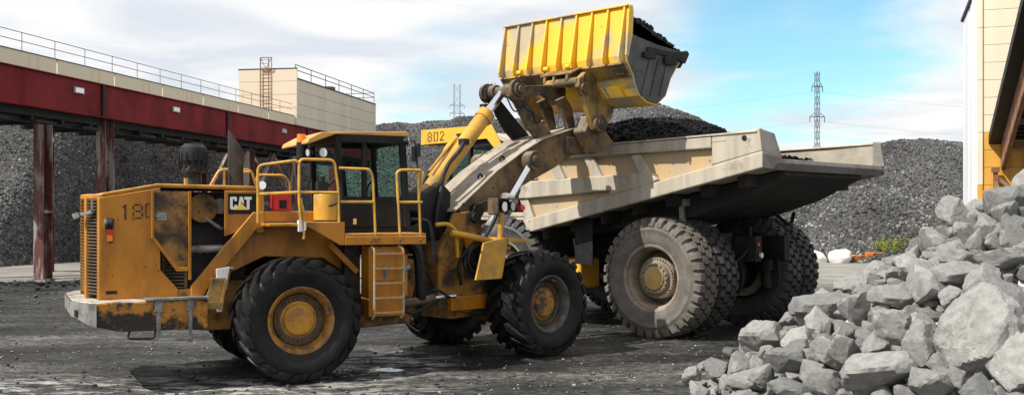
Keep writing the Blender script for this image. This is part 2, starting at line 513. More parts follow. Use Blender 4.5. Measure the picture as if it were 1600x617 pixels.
def scatter_nodes(o, density, smin, smax, mat, seed=0, flat=0.7, sub=1):
    """cover an object's faces with small angular stones"""
    ng = bpy.data.node_groups.new('stones_on_' + o.name, 'GeometryNodeTree')
    ng.interface.new_socket('Geometry', in_out='INPUT', socket_type='NodeSocketGeometry')
    ng.interface.new_socket('Geometry', in_out='OUTPUT', socket_type='NodeSocketGeometry')
    n, l = ng.nodes, ng.links
    gi, go = n.new('NodeGroupInput'), n.new('NodeGroupOutput')
    dp = n.new('GeometryNodeDistributePointsOnFaces')
    dp.inputs['Density'].default_value = density
    dp.inputs['Seed'].default_value = seed
    ico = n.new('GeometryNodeMeshIcoSphere')
    ico.inputs['Radius'].default_value = 0.5
    ico.inputs['Subdivisions'].default_value = sub
    sp = n.new('GeometryNodeSetPosition')
    nt = n.new('ShaderNodeTexNoise')
    nt.inputs['Scale'].default_value = 2.3
    sub_ = n.new('ShaderNodeVectorMath')
    sub_.operation = 'SUBTRACT'
    l.new(nt.outputs['Color'], sub_.inputs[0])
    sub_.inputs[1].default_value = (0.5, 0.5, 0.5)
    l.new(sub_.outputs[0], sp.inputs['Offset'])
    l.new(ico.outputs[0], sp.inputs['Geometry'])
    sm = n.new('GeometryNodeSetMaterial')
    sm.inputs['Material'].default_value = mat
    l.new(sp.outputs[0], sm.inputs[0])
    ip = n.new('GeometryNodeInstanceOnPoints')
    l.new(gi.outputs[0], dp.inputs[0])
    l.new(dp.outputs[0], ip.inputs['Points'])
    l.new(sm.outputs[0], ip.inputs['Instance'])
    rr = n.new('FunctionNodeRandomValue')
    rr.data_type = 'FLOAT_VECTOR'
    rr.inputs[1].default_value = (6.28, 6.28, 6.28)
    rr.inputs['Seed'].default_value = seed + 3
    l.new(rr.outputs[0], ip.inputs['Rotation'])
    rs = n.new('FunctionNodeRandomValue')
    rs.data_type = 'FLOAT'
    rs.inputs[2].default_value = 0.0
    rs.inputs[3].default_value = 1.0
    rs.inputs['Seed'].default_value = seed + 5
    pw = n.new('ShaderNodeMath')
    pw.operation = 'POWER'
    l.new(rs.outputs[1], pw.inputs[0])
    pw.inputs[1].default_value = 2.5
    ma = n.new('ShaderNodeMath')
    ma.operation = 'MULTIPLY_ADD'
    l.new(pw.outputs[0], ma.inputs[0])
    ma.inputs[1].default_value = smax - smin
    ma.inputs[2].default_value = smin
    sv = n.new('ShaderNodeCombineXYZ')
    l.new(ma.outputs[0], sv.inputs[0])
    l.new(ma.outputs[0], sv.inputs[1])
    m2 = n.new('ShaderNodeMath')
    m2.operation = 'MULTIPLY'
    l.new(ma.outputs[0], m2.inputs[0])
    m2.inputs[1].default_value = flat
    l.new(m2.outputs[0], sv.inputs[2])
    l.new(sv.outputs[0], ip.inputs['Scale'])
    jo = n.new('GeometryNodeJoinGeometry')
    l.new(gi.outputs[0], jo.inputs[0])
    l.new(ip.outputs[0], jo.inputs[0])
    l.new(jo.outputs[0], go.inputs[0])
    md = o.modifiers.new('stones', 'NODES')
    md.node_group = ng


# ------------------------------------------------------------------ ground
def axis(parts):
    """[(start, end, step), ...] -> sorted coordinates"""
    out = []
    for a, b, st in parts:
        k = max(1, round((b - a) / st))
        out += [a + (b - a) * i / k for i in range(k)]
    return out + [parts[-1][1]]


def heightfield(xs, ys, fn):
    vs_ = [(x, y, fn(x, y)) for y in ys for x in xs]
    w = len(xs)
    fs = [(j * w + i, j * w + i + 1, (j + 1) * w + i + 1, (j + 1) * w + i) for j in range(len(ys) - 1) for i in range(w - 1)]
    return vs_, fs


def sstep(a, b, x):
    t = min(1, max(0, (x - a) / (b - a)))
    return t * t * (3 - 2 * t)


def wet(x, y):
    """how much of the yard is churned, low and wet here"""
    a = math.exp(-(((x + 5.5) / 3.4) ** 2 + ((y - 15.4) / 1.2) ** 2))
    b = math.exp(-(((x + 2.5) / 1.3) ** 2 + ((y - 18.2) / 1.5) ** 2))
    c = math.exp(-(((x + 7.5) / 3.0) ** 2 + ((y - 18.3) / 0.6) ** 2)) * 0.7
    return min(1, a + b + c)


def ground_z(x, y):
    near = sstep(70, 40, y) * sstep(40, 25, abs(x))
    if near <= 0:
        return -0.02
    w_ = wet(x, y)
    z = 0.030 * fbm(x, y, 0.5, 3) * 1.2
    z += (0.034 + 0.03 * w_) * fbm(x * 0.6, y, 2.6, 4, 3.1)
    z += 0.012 * fbm(x, y, 7.0, 2, 8.0)
    z += (0.018 + 0.016 * w_) * (1 - 2 * abs(fbm(x * 0.7, y, 5.5, 3, 6.6)))
    # tyre ruts running across the yard
    ru = math.sin((y + 0.12 * x + 0.25 * fbm(x, y, 0.25, 2, 5)) * 5.2)
    z += 0.022 * ru * abs(ru) * sstep(-6, 0, x) * sstep(23, 17, y)
    z -= 0.06 * w_
    # muddy bank in the shade of the gantry
    bank = math.exp(-(((y - 36 - 0.1 * x) / 3.2) ** 2)) * sstep(-5, -12, x)
    z += bank * (0.22 + 0.30 * fbm(x, y, 0.9, 5, 2.0))
    return z * near - 0.004


xs = axis([(-1500, -200, 325), (-200, -40, 20), (-40, -12, 0.5), (-12, 6, 0.075), (6, 14, 0.2), (14, 40, 1.0), (40, 200, 20), (200, 1500, 325)])
ys = axis([(-60, 4, 8), (4, 13.5, 0.5), (13.5, 22, 0.06), (22, 30, 0.14), (30, 45, 0.3), (45, 70, 1.5), (70, 220, 25), (220, 3400, 400)])
gv, gf = heightfield(xs, ys, ground_z)
gme = bpy.data.meshes.new('ground')
gme.from_pydata(gv, [], gf)
gme.shade_smooth()
ground = bpy.data.objects.new('ground', gme)
C.objects.link(ground)
tag(ground, 'wet dark grey mud and gravel yard with tyre tracks', kind='structure')


def ground_material():
    m = bpy.data.materials.new('muddy_yard')
    m.use_nodes = True
    n, l = m.node_tree.nodes, m.node_tree.links
    b = n['Principled BSDF']
    b.inputs['Specular IOR Level'].default_value = 0.28
    t = n.new('ShaderNodeTexCoord')

    def nz(sc, det=6, stretch=(1, 1, 1), rough=0.65):
        mp = n.new('ShaderNodeMapping')
        mp.inputs['Scale'].default_value = stretch
        l.new(t.outputs['Object'], mp.inputs[0])
        x = n.new('ShaderNodeTexNoise')
        x.inputs['Scale'].default_value = sc
        x.inputs['Detail'].default_value = det
        x.inputs['Roughness'].default_value = rough
        l.new(mp.outputs[0], x.inputs['Vector'])
        return x.outputs['Fac']

    def ramp(f, pts):
        r = n.new('ShaderNodeValToRGB')
        e = r.color_ramp.elements
        e[0].position, e[0].color = pts[0][0], (*pts[0][1], 1)
        e[1].position, e[1].color = pts[-1][0], (*pts[-1][1], 1)
        for p, c in pts[1:-1]:
            e.new(p).color = (*c, 1)
        l.new(f, r.inputs[0])
        return r.outputs[0]
    big = ramp(nz(0.35, 7, (0.45, 1.3, 1)), [(0.36, (0.009, 0.0088, 0.0085)), (0.48, (0.026, 0.0255, 0.024)), (0.58, (0.065, 0.0635, 0.059)), (0.69, (0.15, 0.147, 0.138))])
    fine = ramp(nz(9.0, 8, (0.6, 1.2, 1), 0.75), [(0.36, (0.25, 0.25, 0.25)), (0.5, (0.85, 0.85, 0.85)), (0.66, (2.4, 2.38, 2.3))])
    mu = n.new('ShaderNodeMix')
    mu.data_type = 'RGBA'
    mu.blend_type = 'MULTIPLY'
    mu.inputs[0].default_value = 1.0
    l.new(big, mu.inputs[6])
    l.new(fine, mu.inputs[7])
    # dry pale dust lies on the yard beyond the machines
    ss = n.new('ShaderNodeSeparateXYZ')
    l.new(t.outputs['Object'], ss.inputs[0])
    far = n.new('ShaderNodeMapRange')
    far.interpolation_type = 'SMOOTHSTEP'
    l.new(ss.outputs[1], far.inputs[0])
    far.inputs[1].default_value = 30
    far.inputs[2].default_value = 44
    mu2 = n.new('ShaderNodeMix')
    mu2.data_type = 'RGBA'
    l.new(far.outputs[0], mu2.inputs[0])
    l.new(mu.outputs[2], mu2.inputs[6])
    dust = ramp(nz(0.8, 7, (0.4, 1.5, 1)), [(0.32, (0.12, 0.113, 0.10)), (0.62, (0.30, 0.285, 0.255))])
    l.new(dust, mu2.inputs[7])
    # sky sheen of the wet mud, painted as pale streaks in the two churned places
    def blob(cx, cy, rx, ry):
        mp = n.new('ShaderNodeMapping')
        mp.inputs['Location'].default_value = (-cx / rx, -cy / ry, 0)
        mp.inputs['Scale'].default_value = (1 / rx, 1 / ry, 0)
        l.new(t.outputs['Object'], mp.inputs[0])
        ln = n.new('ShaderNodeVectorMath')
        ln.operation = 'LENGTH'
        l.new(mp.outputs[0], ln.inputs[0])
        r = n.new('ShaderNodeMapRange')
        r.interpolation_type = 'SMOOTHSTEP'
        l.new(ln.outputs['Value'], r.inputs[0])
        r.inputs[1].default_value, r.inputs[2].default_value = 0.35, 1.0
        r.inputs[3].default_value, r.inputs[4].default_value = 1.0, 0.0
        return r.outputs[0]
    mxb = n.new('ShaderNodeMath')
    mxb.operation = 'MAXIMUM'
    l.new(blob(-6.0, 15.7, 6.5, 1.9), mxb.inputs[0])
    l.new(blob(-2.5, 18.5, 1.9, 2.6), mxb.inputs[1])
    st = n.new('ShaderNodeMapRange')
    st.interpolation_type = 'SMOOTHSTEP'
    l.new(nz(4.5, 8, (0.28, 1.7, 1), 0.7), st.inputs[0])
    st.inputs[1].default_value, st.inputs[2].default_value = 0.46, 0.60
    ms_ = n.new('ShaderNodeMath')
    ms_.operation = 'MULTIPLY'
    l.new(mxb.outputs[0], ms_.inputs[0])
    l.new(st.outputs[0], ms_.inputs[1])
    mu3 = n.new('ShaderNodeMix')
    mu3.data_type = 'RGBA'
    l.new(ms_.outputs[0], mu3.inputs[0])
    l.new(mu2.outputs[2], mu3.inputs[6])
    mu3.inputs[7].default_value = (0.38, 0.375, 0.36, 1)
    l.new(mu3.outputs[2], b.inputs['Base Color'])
    rg = n.new('ShaderNodeMapRange')
    l.new(nz(1.1, 6, (0.4, 1.4, 1)), rg.inputs[0])
    rg.inputs[1].default_value = 0.36
    rg.inputs[2].default_value = 0.58
    rg.inputs[3].default_value = 0.40
    rg.inputs[4].default_value = 0.9
    l.new(rg.outputs[0], b.inputs['Roughness'])
    bp = n.new('ShaderNodeBump')
    bp.inputs['Strength'].default_value = 0.8
    bp.inputs['Distance'].default_value = 0.03
    l.new(nz(14.0, 8, (0.7, 1.2, 1), 0.8), bp.inputs['Height'])
    l.new(bp.outputs[0], b.inputs['Normal'])
    return m


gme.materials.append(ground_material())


def water_material():
    m = bpy.data.materials.new('puddle_water')
    m.use_nodes = True
    n, l = m.node_tree.nodes, m.node_tree.links
    b = n['Principled BSDF']
    b.inputs['Base Color'].default_value = (0.10, 0.098, 0.09, 1)
    b.inputs['Roughness'].default_value = 0.04
    b.inputs['IOR'].default_value = 1.45
    t = n.new('ShaderNodeTexCoord')
    x = n.new('ShaderNodeTexNoise')
    x.inputs['Scale'].default_value = 5
    l.new(t.outputs['Object'], x.inputs['Vector'])
    bp = n.new('ShaderNodeBump')
    bp.inputs['Strength'].default_value = 0.05
    bp.inputs['Distance'].default_value = 0.01
    l.new(x.outputs['Fac'], bp.inputs['Height'])
    l.new(bp.outputs[0], b.inputs['Normal'])
    return m


M['water'] = water_material()
for x0, x1, y0, y1, lev, lab in ((-11, -5.6, 13.6, 16.6, -0.034, 'shallow muddy puddle in the tyre ruts at the left foreground'),
                                 (-4.5, 0.2, 17.31, 20.6, -0.048, 'shallow bright puddle under the belly of the loader'),
                                 (-11, -4.51, 17.31, 19.2, -0.034, 'thin film of water behind the rear bumper of the loader')):
    mb = MB()
    mb.add([(x0, y0, lev), (x1, y0, lev), (x1, y1, lev), (x0, y1, lev)], [(0, 1, 2, 3)])
    tag(mb.build('puddle', M['water']), lab, kind='structure')


# ------------------------------------------------------------------ gravel hills behind
def hill_material():
    m = bpy.data.materials.new('gravel_slope')
    m.use_nodes = True
    n, l = m.node_tree.nodes, m.node_tree.links
    b = n['Principled BSDF']
    b.inputs['Roughness'].default_value = 0.9
    t = n.new('ShaderNodeTexCoord')
    vo = n.new('ShaderNodeTexVoronoi')
    vo.inputs['Scale'].default_value = 8.0
    l.new(t.outputs['Object'], vo.inputs['Vector'])
    sepc = n.new('ShaderNodeSeparateColor')
    l.new(vo.outputs['Color'], sepc.inputs[0])
    cr_ = n.new('ShaderNodeValToRGB')
    e = cr_.color_ramp.elements
    e[0].color, e[1].color = (0.035, 0.035, 0.037, 1), (0.15, 0.15, 0.147, 1)
    e.new(0.6).color = (0.075, 0.075, 0.075, 1)
    l.new(sepc.outputs[0], cr_.inputs[0])
    no = n.new('ShaderNodeTexNoise')
    no.inputs['Scale'].default_value = 0.16
    no.inputs['Detail'].default_value = 5
    l.new(t.outputs['Object'], no.inputs['Vector'])
    mr_ = n.new('ShaderNodeMapRange')
    l.new(no.outputs['Fac'], mr_.inputs[0])
    mr_.inputs[1].default_value, mr_.inputs[2].default_value = 0.4, 0.62
    mr_.inputs[3].default_value, mr_.inputs[4].default_value = 0.55, 1.15
    mu = n.new('ShaderNodeVectorMath')
    mu.operation = 'SCALE'
    l.new(cr_.outputs[0], mu.inputs[0])
    l.new(mr_.outputs[0], mu.inputs['Scale'])
    l.new(mu.outputs[0], b.inputs['Base Color'])
    bp = n.new('ShaderNodeBump')
    bp.inputs['Distance'].default_value = 0.12
    l.new(vo.outputs['Distance'], bp.inputs['Height'])
    l.new(bp.outputs[0], b.inputs['Normal'])
    return m


M['hill'] = hill_material()


def hill_base(x):
    """the foot of the slope: it stands well back where the gantry runs through"""
    b = 48.5 + 33.0 * sstep(-27, -17, x) - 25.5 * sstep(-3, 9, x) + 3.5 * sstep(14, 22, x)
    return b + 0.9 * fbm(x, 0, 0.11, 3)


def crest(x):
    """height of the ridge line"""
    b = hill_base(x)
    z = 2.9 + 0.0895 * (b + 12.5) + 0.35 * math.sin(x * 0.21 + 1.0) + 0.6 * fbm(x, 3.0, 0.12, 3)
    z -= 3.0 * sstep(6, 13, x) - 0.75 * sstep(18, 25, x)
    z += 0.25 * math.exp(-((x - 26) / 2.5) ** 2)
    z += 0.7 * math.exp(-((x + 4.5) / 3) ** 2)
    return z


def hill_z(x, y):
    base = hill_base(x)
    z = (y - base) * (0.74 + 0.08 * fbm(x, y, 0.07, 2))
    c = crest(x)
    z = min(z, c - 0.05 * max(0, y - base - c / 0.74))
    # gullies and slumps
    z += (0.75 * fbm(x, y * 0.35, 0.16, 3, 2.0) + 0.42 * fbm(x, y * 0.5, 0.35, 4, 9.0) + 0.14 * fbm(x, y, 1.6, 3, 4.0)) * sstep(-0.5, 2.0, z)
    return max(z, -0.4)


hx = axis([(-75, -45, 1.2), (-45, 40, 0.42), (40, 75, 1.2)])
hy = axis([(44, 74, 0.42), (74, 100, 0.6), (100, 112, 3.0)])
hv, hf = heightfield(hx, hy, hill_z)
mb = MB()
mb.v, mb.f = hv, hf
hill = mb.build('gravel_hill', M['hill'], smooth=60)
tag(hill, 'long dark grey hill of crushed stone behind the yard', kind='structure')
scatter_nodes(hill, 36.0, 0.05, 0.22, M['hill_stone'], 4)


def cone_hill(cx, cy, h, slope, rad, label, dens):
    xs_ = axis([(cx - rad, cx + rad, 0.9)])
    ys_ = axis([(cy - rad, cy + rad, 0.9)])

    def fn(x, y):
        r = math.hypot(x - cx, (y - cy))
        z = h - slope * (math.sqrt(r * r + 9) - 3) + 0.5 * fbm(x, y, 0.25, 4, 7.7)
        return max(z, -0.5)
    b = MB()
    b.v, b.f = heightfield(xs_, ys_, fn)
    o = b.build('gravel_hill', M['hill'], smooth=60)
    tag(o, label, kind='structure')
    scatter_nodes(o, dens, 0.08, 0.30, M['hill_stone'], 8, 0.7)


cone_hill(12.6, 96, 13.0, 0.62, 26, 'pale grey gravel heap rising behind the loaded truck', 14.0)
cone_hill(22.0, 63.5, 4.4, 0.62, 9.0, 'low dark heap of finer gravel at the foot of the slope', 40.0)


# ------------------------------------------------------------------ conveyor gantry on the left
flip = lambda u, v, z: (u, -v, z)
GA = math.atan2(0.9837, 0.18)
gan = thing('conveyor_gantry', 'long dark red overhead gantry with beige parapet on steel columns', 'gantry', (-19.25, 38.5, 0), GA)
GU0, GU1, GW = -9.0, 46.0, 3.6
mb = MB(flip)
mb.box(GU0, GU1, -0.03, 0.0, 6.92, 8.30)
mb.box(GU0, GU1, -GW, -GW + 0.03, 6.92, 8.30)
mb.box(GU0, GU1, -GW - 0.1, 0.10, 8.302, 8.345)
mb.box(GU0, GU1, -0.22, 0.10, 6.86, 6.918)
mb.build('girder', M['gantry_red'], gan, bevel=0.008)
mb = MB(flip)
mb.box(GU0, GU1, -GW + 0.2, -0.25, 6.55, 6.858)
for k in range(28):
    u = GU0 + 1 + k * 2.0
    mb.box(u, u + 0.15, -GW + 0.1, -0.12, 6.36, 6.548)
mb.box(GU0, GU1, -0.60, -0.48, 6.30, 6.545)
mb.build('underside', M['dark'], gan)
for u in (-5.4, 6.72, 18.8, 30.6, 42.6):
    mb = MB(flip)
    mb.box(u - 0.10, u + 0.10, 0.002, 0.09, 6.92, 8.30)
    mb.build('stiffener', M['dark'], gan)
# parapet panels
mbp = MB(flip)
mbp.box(0.0, 4.09, -0.06, 0.05, 8.348, 8.93)
pm = mbp.mesh('panel', M['beige_rust'], None)
for k in range(9):
    put('panel', pm, gan, (-9.1 + k * 4.18, 0, 0.002 * (k % 2)))
mb = MB(flip)
mb.box(GU0, 28.3, -0.07, 0.075, 8.934, 8.965)
mb.build('coping', M['iron'], gan)
mb = MB(flip)
for zt in (9.70, 9.36):
    mb.tube([(GU0, -0.1, zt), (28.3, -0.1, zt)], 0.015, 6)
for k in range(19):
    u = GU0 + k * 2.08
    mb.cyl((u, -0.1, 8.9), (u, -0.1, 9.70), 0.014, n=6)
mb.build('railing', M['iron'], gan, smooth=40)
for u, z in ((4.89, 7.84), (13.06, 7.83), (26.64, 7.81)):
    fr = MB(flip)
    fr.box(u - 0.34, u + 0.34, 0.002, 0.10, z - 0.13, z + 0.15)
    fo = fr.build('floodlight', M['grey_steel'], gan, bevel=0.02)
    gl = MB(flip)
    gl.box(u - 0.29, u + 0.29, 0.10, 0.115, z - 0.09, z + 0.11)
    gl.build('lens', M['lamp_glass'], fo)


def column(u, v, w, ztop, name='column', m='column_red'):
    mb = MB(flip)
    mb.box(u - w / 2, u - w / 2 + 0.04, v - 0.22, v + 0.22, 0.03, ztop)
    mb.box(u + w / 2 - 0.04, u + w / 2, v - 0.22, v + 0.22, 0.03, ztop)
    mb.box(u - w / 2 + 0.04, u + w / 2 - 0.04, v - 0.16, v - 0.12, 0.03, ztop)
    mb.box(u - w / 2 - 0.12, u + w / 2 + 0.12, v - 0.34, v + 0.34, -0.05, 0.029)
    mb.box(u - w / 2 - 0.015, u + w / 2 + 0.015, v - 0.235, v + 0.235, 0.42 * ztop, 0.42 * ztop + 0.12)
    return mb.build(name, M[m], gan, bevel=0.006)


column(3.0, -0.3, 0.62, 6.36)
column(7.42, -0.3, 0.74, 6.85)
column(3.0, -3.3, 0.62, 6.36)
column(7.42, -3.3, 0.74, 6.36)
column(22.2, -0.3, 0.85, 6.36)
column(29.2, -0.3, 0.95, 6.36)
column(22.2, -3.3, 0.85, 6.36)
column(29.2, -3.3, 0.95, 6.36)
for v in (-0.3, -3.3):
    for a, b in (((25.7, 6.3), (22.6, 3.2)), ((25.7, 6.3), (28.8, 3.2)), ((22.6, 3.2), (28.8, 3.2))):
        mb = MB(flip)
        mb.bar((a[0], v, a[1]), (b[0], v, b[1]), 0.2, 0.24)
        mb.build('brace', M['column_red'], gan)
# perforated cable brackets hanging below the girder
mbt = MB(flip)
for a in range(3):
    mbt.box(0.0, 1.3, 0.0 + a * 0.24, 0.06 + a * 0.24, 0, 0.09)
for a in range(5):
    mbt.box(0.0 + a * 0.30, 0.09 + a * 0.30, 0.06, 0.48, 0.002, 0.088)
tm = mbt.mesh('cable_bracket', M['dark'])
for u in (-1.6, 1.3, 4.4, 8.9, 11.2, 13.6, 16.4, 19.6):
    put('cable_bracket', tm, gan, (u, -0.05, 6.21))

# beige house on top of the gantry
hs = thing('rooftop_house', 'windowless beige panel building standing on the red gantry with roof railing', 'building', (-19.25, 38.5, 0), GA)
U0, U1, V0, V1 = 28.45, 45.1, -3.85, 0.12
mb = MB(flip)
mb.box(U0 + 0.06, U1 - 0.06, V0 + 0.06, V1 - 0.06, 8.36, 11.34)
mb.build('core', M['beige'], hs)
us = [28.45, 33.6, 39.2, 45.1]
zs = [8.36, 8.95, 9.75, 10.6, 11.36]
for i in range(3):
    for j in range(4):
        mb = MB(flip)
        mb.box(us[i] + 0.02, us[i + 1] - 0.02, V1 - 0.058, V1 + 0.002 * ((i + j) % 2), zs[j] + 0.012, zs[j + 1] - 0.012)
        mb.build('panel', M['beige'], hs)
zs2 = [8.40, 9.5, 10.35, 11.2, 12.0]
for j in range(4):
    mb = MB(flip)
    mb.box(U0 - 0.04, U0 + 0.05, V0, V1 + 0.06, zs2[j] + 0.01, zs2[j + 1] - 0.01)
    mb.build('panel', M['beige_rust'], hs)
mb = MB(flip)
mb.box(U0 + 0.06, U1, V1 - 0.15, V1 + 0.05, 11.365, 11.43)
mb.box(U0 - 0.06, U0 + 0.08, V0 - 0.04, V1 + 0.08, 12.0, 12.06)
mb.build('roof_edge', M['iron'], hs)
mb = MB(flip)
for zt in (12.28, 11.95):
    mb.tube([(U0 + 0.1, V1 - 0.1, zt), (U1 - 0.1, V1 - 0.1, zt), (U1 - 0.1, V0 + 0.1, zt)], 0.028, 6)
for k in range(7):
    u = U0 + 0.12 + k * 2.73
    mb.cyl((u, V1 - 0.1, 11.4), (u, V1 - 0.1, 12.28), 0.026, n=6)
mb.build('railing', M['iron'], hs)
mb = MB(flip)
for v in (-2.28, -1.70):
    mb.tube([(U0 - 0.16, v, 8.9), (U0 - 0.16, v, 12.75)], 0.035, 6)
for k in range(16):
    mb.tube([(U0 - 0.16, -2.28, 9.0 + k * 0.24), (U0 - 0.16, -1.70, 9.0 + k * 0.24)], 0.018, 5)
for a, b in (((-0.16, -2.28), (-0.16, -1.14)),):
    mb.tube([(U0 - 0.16, -2.28, 12.02), (U0 - 0.16, -1.5, 12.02)], 0.04, 6)
    mb.tube([(U0 - 0.16, -2.28, 12.75), (U0 - 0.16, -1.5, 12.75)], 0.03, 6)
    mb.tube([(U0 - 0.16, -2.28, 12.75), (U0 - 0.16, -1.9, 12.02)], 0.02, 6)
    mb.tube([(U0 - 0.16, -1.9, 12.02), (U0 - 0.16, -1.5, 12.75)], 0.02, 6)
    mb.tube([(U0 - 0.16, -1.5, 12.0), (U0 - 0.16, -1.5, 12.75)], 0.03, 6)
mb.build('ladder', M['rust'], hs)
mb = MB(flip)
mb.box(37.0, 37.5, -1.2, -0.8, 11.38, 11.9)
mb.box(37.9, 38.5, -1.2, -0.9, 11.38, 12.0)
mb.bar((37.2, -1.0, 11.8), (38.6, -1.0, 11.7), 0.12, 0.12)
mb.build('roof_vent', M['iron'], hs)

# ------------------------------------------------------------------ building on the right
WA = R(-20)                                     # its front faces the yard, turned a little to the left
wh = thing('warehouse', 'tall cream clad building with rust stained corner and sloping roof canopy', 'building', (18.17, 40.0, 0), WA)
mb = MB()
mb.box(0.08, 16, 0.08, 6.6, 0, 11.3)
mb.build('core', M['cream'], wh)
# local x runs along the front, -y is out of the front
cols_ = [0.0, 0.20, 4.4, 8.8, 13.2]
step_ = 0.68
for i in range(4):
    for j in range(17):
        z0 = -0.30 + j * step_
        if i == 0 and j % 3:
            continue
        z1 = z0 + step_ * (3 if i == 0 else 1)
        mb = MB()
        off = 0.06 if i == 0 else 0.0
        mb.box(cols_[i] + 0.008, cols_[i + 1] - 0.008, -off, 0.078, max(z0, 0) + 0.008, min(z1, 11.3) - 0.008)
        stained = z1 < (5.0 if i == 0 else 5.9) and i < 2
        mb.build('panel', M['orange_stain' if stained else 'cream'], wh)
for k, (y0, y1, m) in enumerate(((0.1, 1.5, 'white'), (1.52, 2.5, 'white'), (2.52, 3.2, 'white'), (3.22, 6.6, 'white'))):
    mb = MB()
    mb.box(-0.05 - 0.02 * (k % 2), 0.078, y0, y1, 0.05, 11.25)
    mb.build('side_sheet', M['white'], wh)
mb = MB()
mb.box(-0.16, 0.1, 0.0, 6.75, 11.3, 11.42)
mb.build('roof_edge', M['iron'], wh)
mb = MB()
mb.tube([(-0.10, 0.30, 0), (-0.10, 0.30, 11.2)], 0.06, 8)
mb.build('downpipe', M['white'], wh, smooth=40)
# sloping canopy: rises out of the front wall towards the camera
A, B = Vector((0.50, -0.05, 5.40)), Vector((0.50, -11.5, 9.20))
def canopy_bar(name, m, x0, x1, h0, h1):
    mb = MB()
    vs_ = []
    for p in (A, B):
        for x in (x0, x1):
            for h in (h0, h1):
                vs_.append((p.x + x, p.y, p.z + h))
    mb.add(vs_, [(0, 1, 3, 2), (4, 6, 7, 5), (0, 4, 5, 1), (2, 3, 7, 6), (0, 2, 6, 4), (1, 5, 7, 3)])
    return mb.build(name, m, wh)
canopy_bar('eave', M['dark'], -0.10, 0.52, -0.05, 0.30)
canopy_bar('canopy_beam', M['rust'], 0.34, 0.50, -1.05, -0.052)
canopy_bar('canopy_roof', M['dark'], 0.53, 9.0, 0.10, 0.2)
for k in range(30):
    mb = MB()
    f = (k + 0.5) / 30
    p = A.lerp(B, f)
    mb.box(p.x + 0.54, p.x + 8.9, p.y - 0.10, p.y + 0.10, p.z + 0.02, p.z + 0.098)
    mb.build('corrugation', M['iron'], wh)
for k in range(6):
    mb = MB()
    p = A.lerp(B, 0.04 + 0.18 * k)
    mb.bar((p.x + 0.51, p.y, p.z - 0.25), (p.x + 8.8, p.y, p.z - 0.25), 0.12, 0.2)
    mb.build('purlin', M['rust'], wh)
mb = MB()
mb.box(0.54, 0.70, -0.42, -0.26, 0, 4.45)
mb.box(0.48, 0.76, -0.48, -0.20, 4.25, 4.45)
mb.build('post', M['rust'], wh)
mb = MB()
mb.bar((0.75, -0.33, 4.0), (2.7, -0.33, 2.2), 0.1, 0.14)
mb.build('brace', M['rust'], wh)
mb = MB()
mb.add([(-0.13, 1.0, 2.2), (-0.16, 0.4, 3.1), (-0.25, 0.28, 2.1), (-0.22, 0.8, 1.7)], [(0, 1, 2, 3)])
mb.build('torn_sheet', M['white'], wh)


# ------------------------------------------------------------------ pylons and wires
def pylon(x, y, h, base, top, arms, label, lean=0.0):
    t = thing('power_pylon', label, 'pylon', (x, y, 0), 0.25)
    mb = MB()
    n = 13
    w = lambda f: (base + (top - base) * min(1, f / 0.45)) / 2
    for i in range(4):
        sx, sy = ((-1, -1), (1, -1), (1, 1), (-1, 1))[i]
        for k in range(n):
            f0, f1 = k / n, (k + 1) / n
            r = 0.045
            mb.bar((sx * w(f0), sy * w(f0), h * f0), (sx * w(f1), sy * w(f1), h * f1), r * 2, r * 2)
            s2 = ((1, -1), (1, 1), (-1, 1), (-1, -1))[i]
            mb.bar((sx * w(f0), sy * w(f0), h * f0), (s2[0] * w(f1), s2[1] * w(f1), h * f1), r, r)
            mb.bar((s2[0] * w(f0), s2[1] * w(f0), h * f0), (sx * w(f1), sy * w(f1), h * f1), r, r)
    mb.build('lattice_mast', M['pylon'], t)
    for f, aw in arms:
        mb = MB()
        z = h * f
        for s in (-1, 1):
            mb.bar((0, -0.3, z), (s * aw, 0, z), 0.16, 0.16)
            mb.bar((0, 0.3, z), (s * aw, 0, z), 0.16, 0.16)
            mb.bar((s * 0.8, 0, z + 1.0), (s * aw, 0, z), 0.12, 0.12)
            mb.bar((s * aw, 0, z), (s * aw, 0, z - 1.4), 0.14, 0.14)
        mb.build('crossarm', M['pylon'], t)
    return t


pylon(77.5, 260, 38.2, 2.7, 0.9, ((0.90, 1.5), (0.70, 2.1), (0.48, 1.5)), 'tall slim lattice pylon above the tail of the dump truck')
pylon(-22.5, 420, 55.0, 2.9, 2.5, ((0.84, 3.0), (0.78, 3.0)), 'small far lattice pylon rising behind the gravel hill left of the bucket')
pylon(-8.3, 460, 60.5, 2.9, 1.4, ((0.92, 3.2),), 'tip of a far pylon just behind the bucket linkage')
wi = 0
def wire(p, q, sag, r=0.035):
    global wi
    mb = MB()
    p, q = Vector(p), Vector(q)
    pts = []
    for k in range(21):
        f = k / 20
        v_ = p.lerp(q, f)
        v_.z -= sag * 4 * f * (1 - f)
        pts.append(v_)
    mb.tube(pts, r, 4)
    return mb
pz = 260
wlab = ['upper', 'middle', 'lower']
for k, (z, w) in enumerate(((33.0, 1.5), (25.4, 2.1), (17.0, 1.5))):
    a = wire((77.5 + w, pz, z), (330, 330, z + 4), 6.0, 0.014)
    b = wire((77.5 - w, pz, z), (-330, 420, z + 12), 14.0, 0.014)
    a.add(b.v, b.f)
    tag(a.build('power_line', M['pylon']), '%s thin power line strung from the tall pylon across the sky' % wlab[k], 'wire')


# ------------------------------------------------------------------ wheels
def tyre_mesh(name, mat, prof, lugs, n=64):
    mb = MB()
    mb.lathe(prof, n=n)
    lugs(mb)
    return mb.mesh(name, mat, 38)


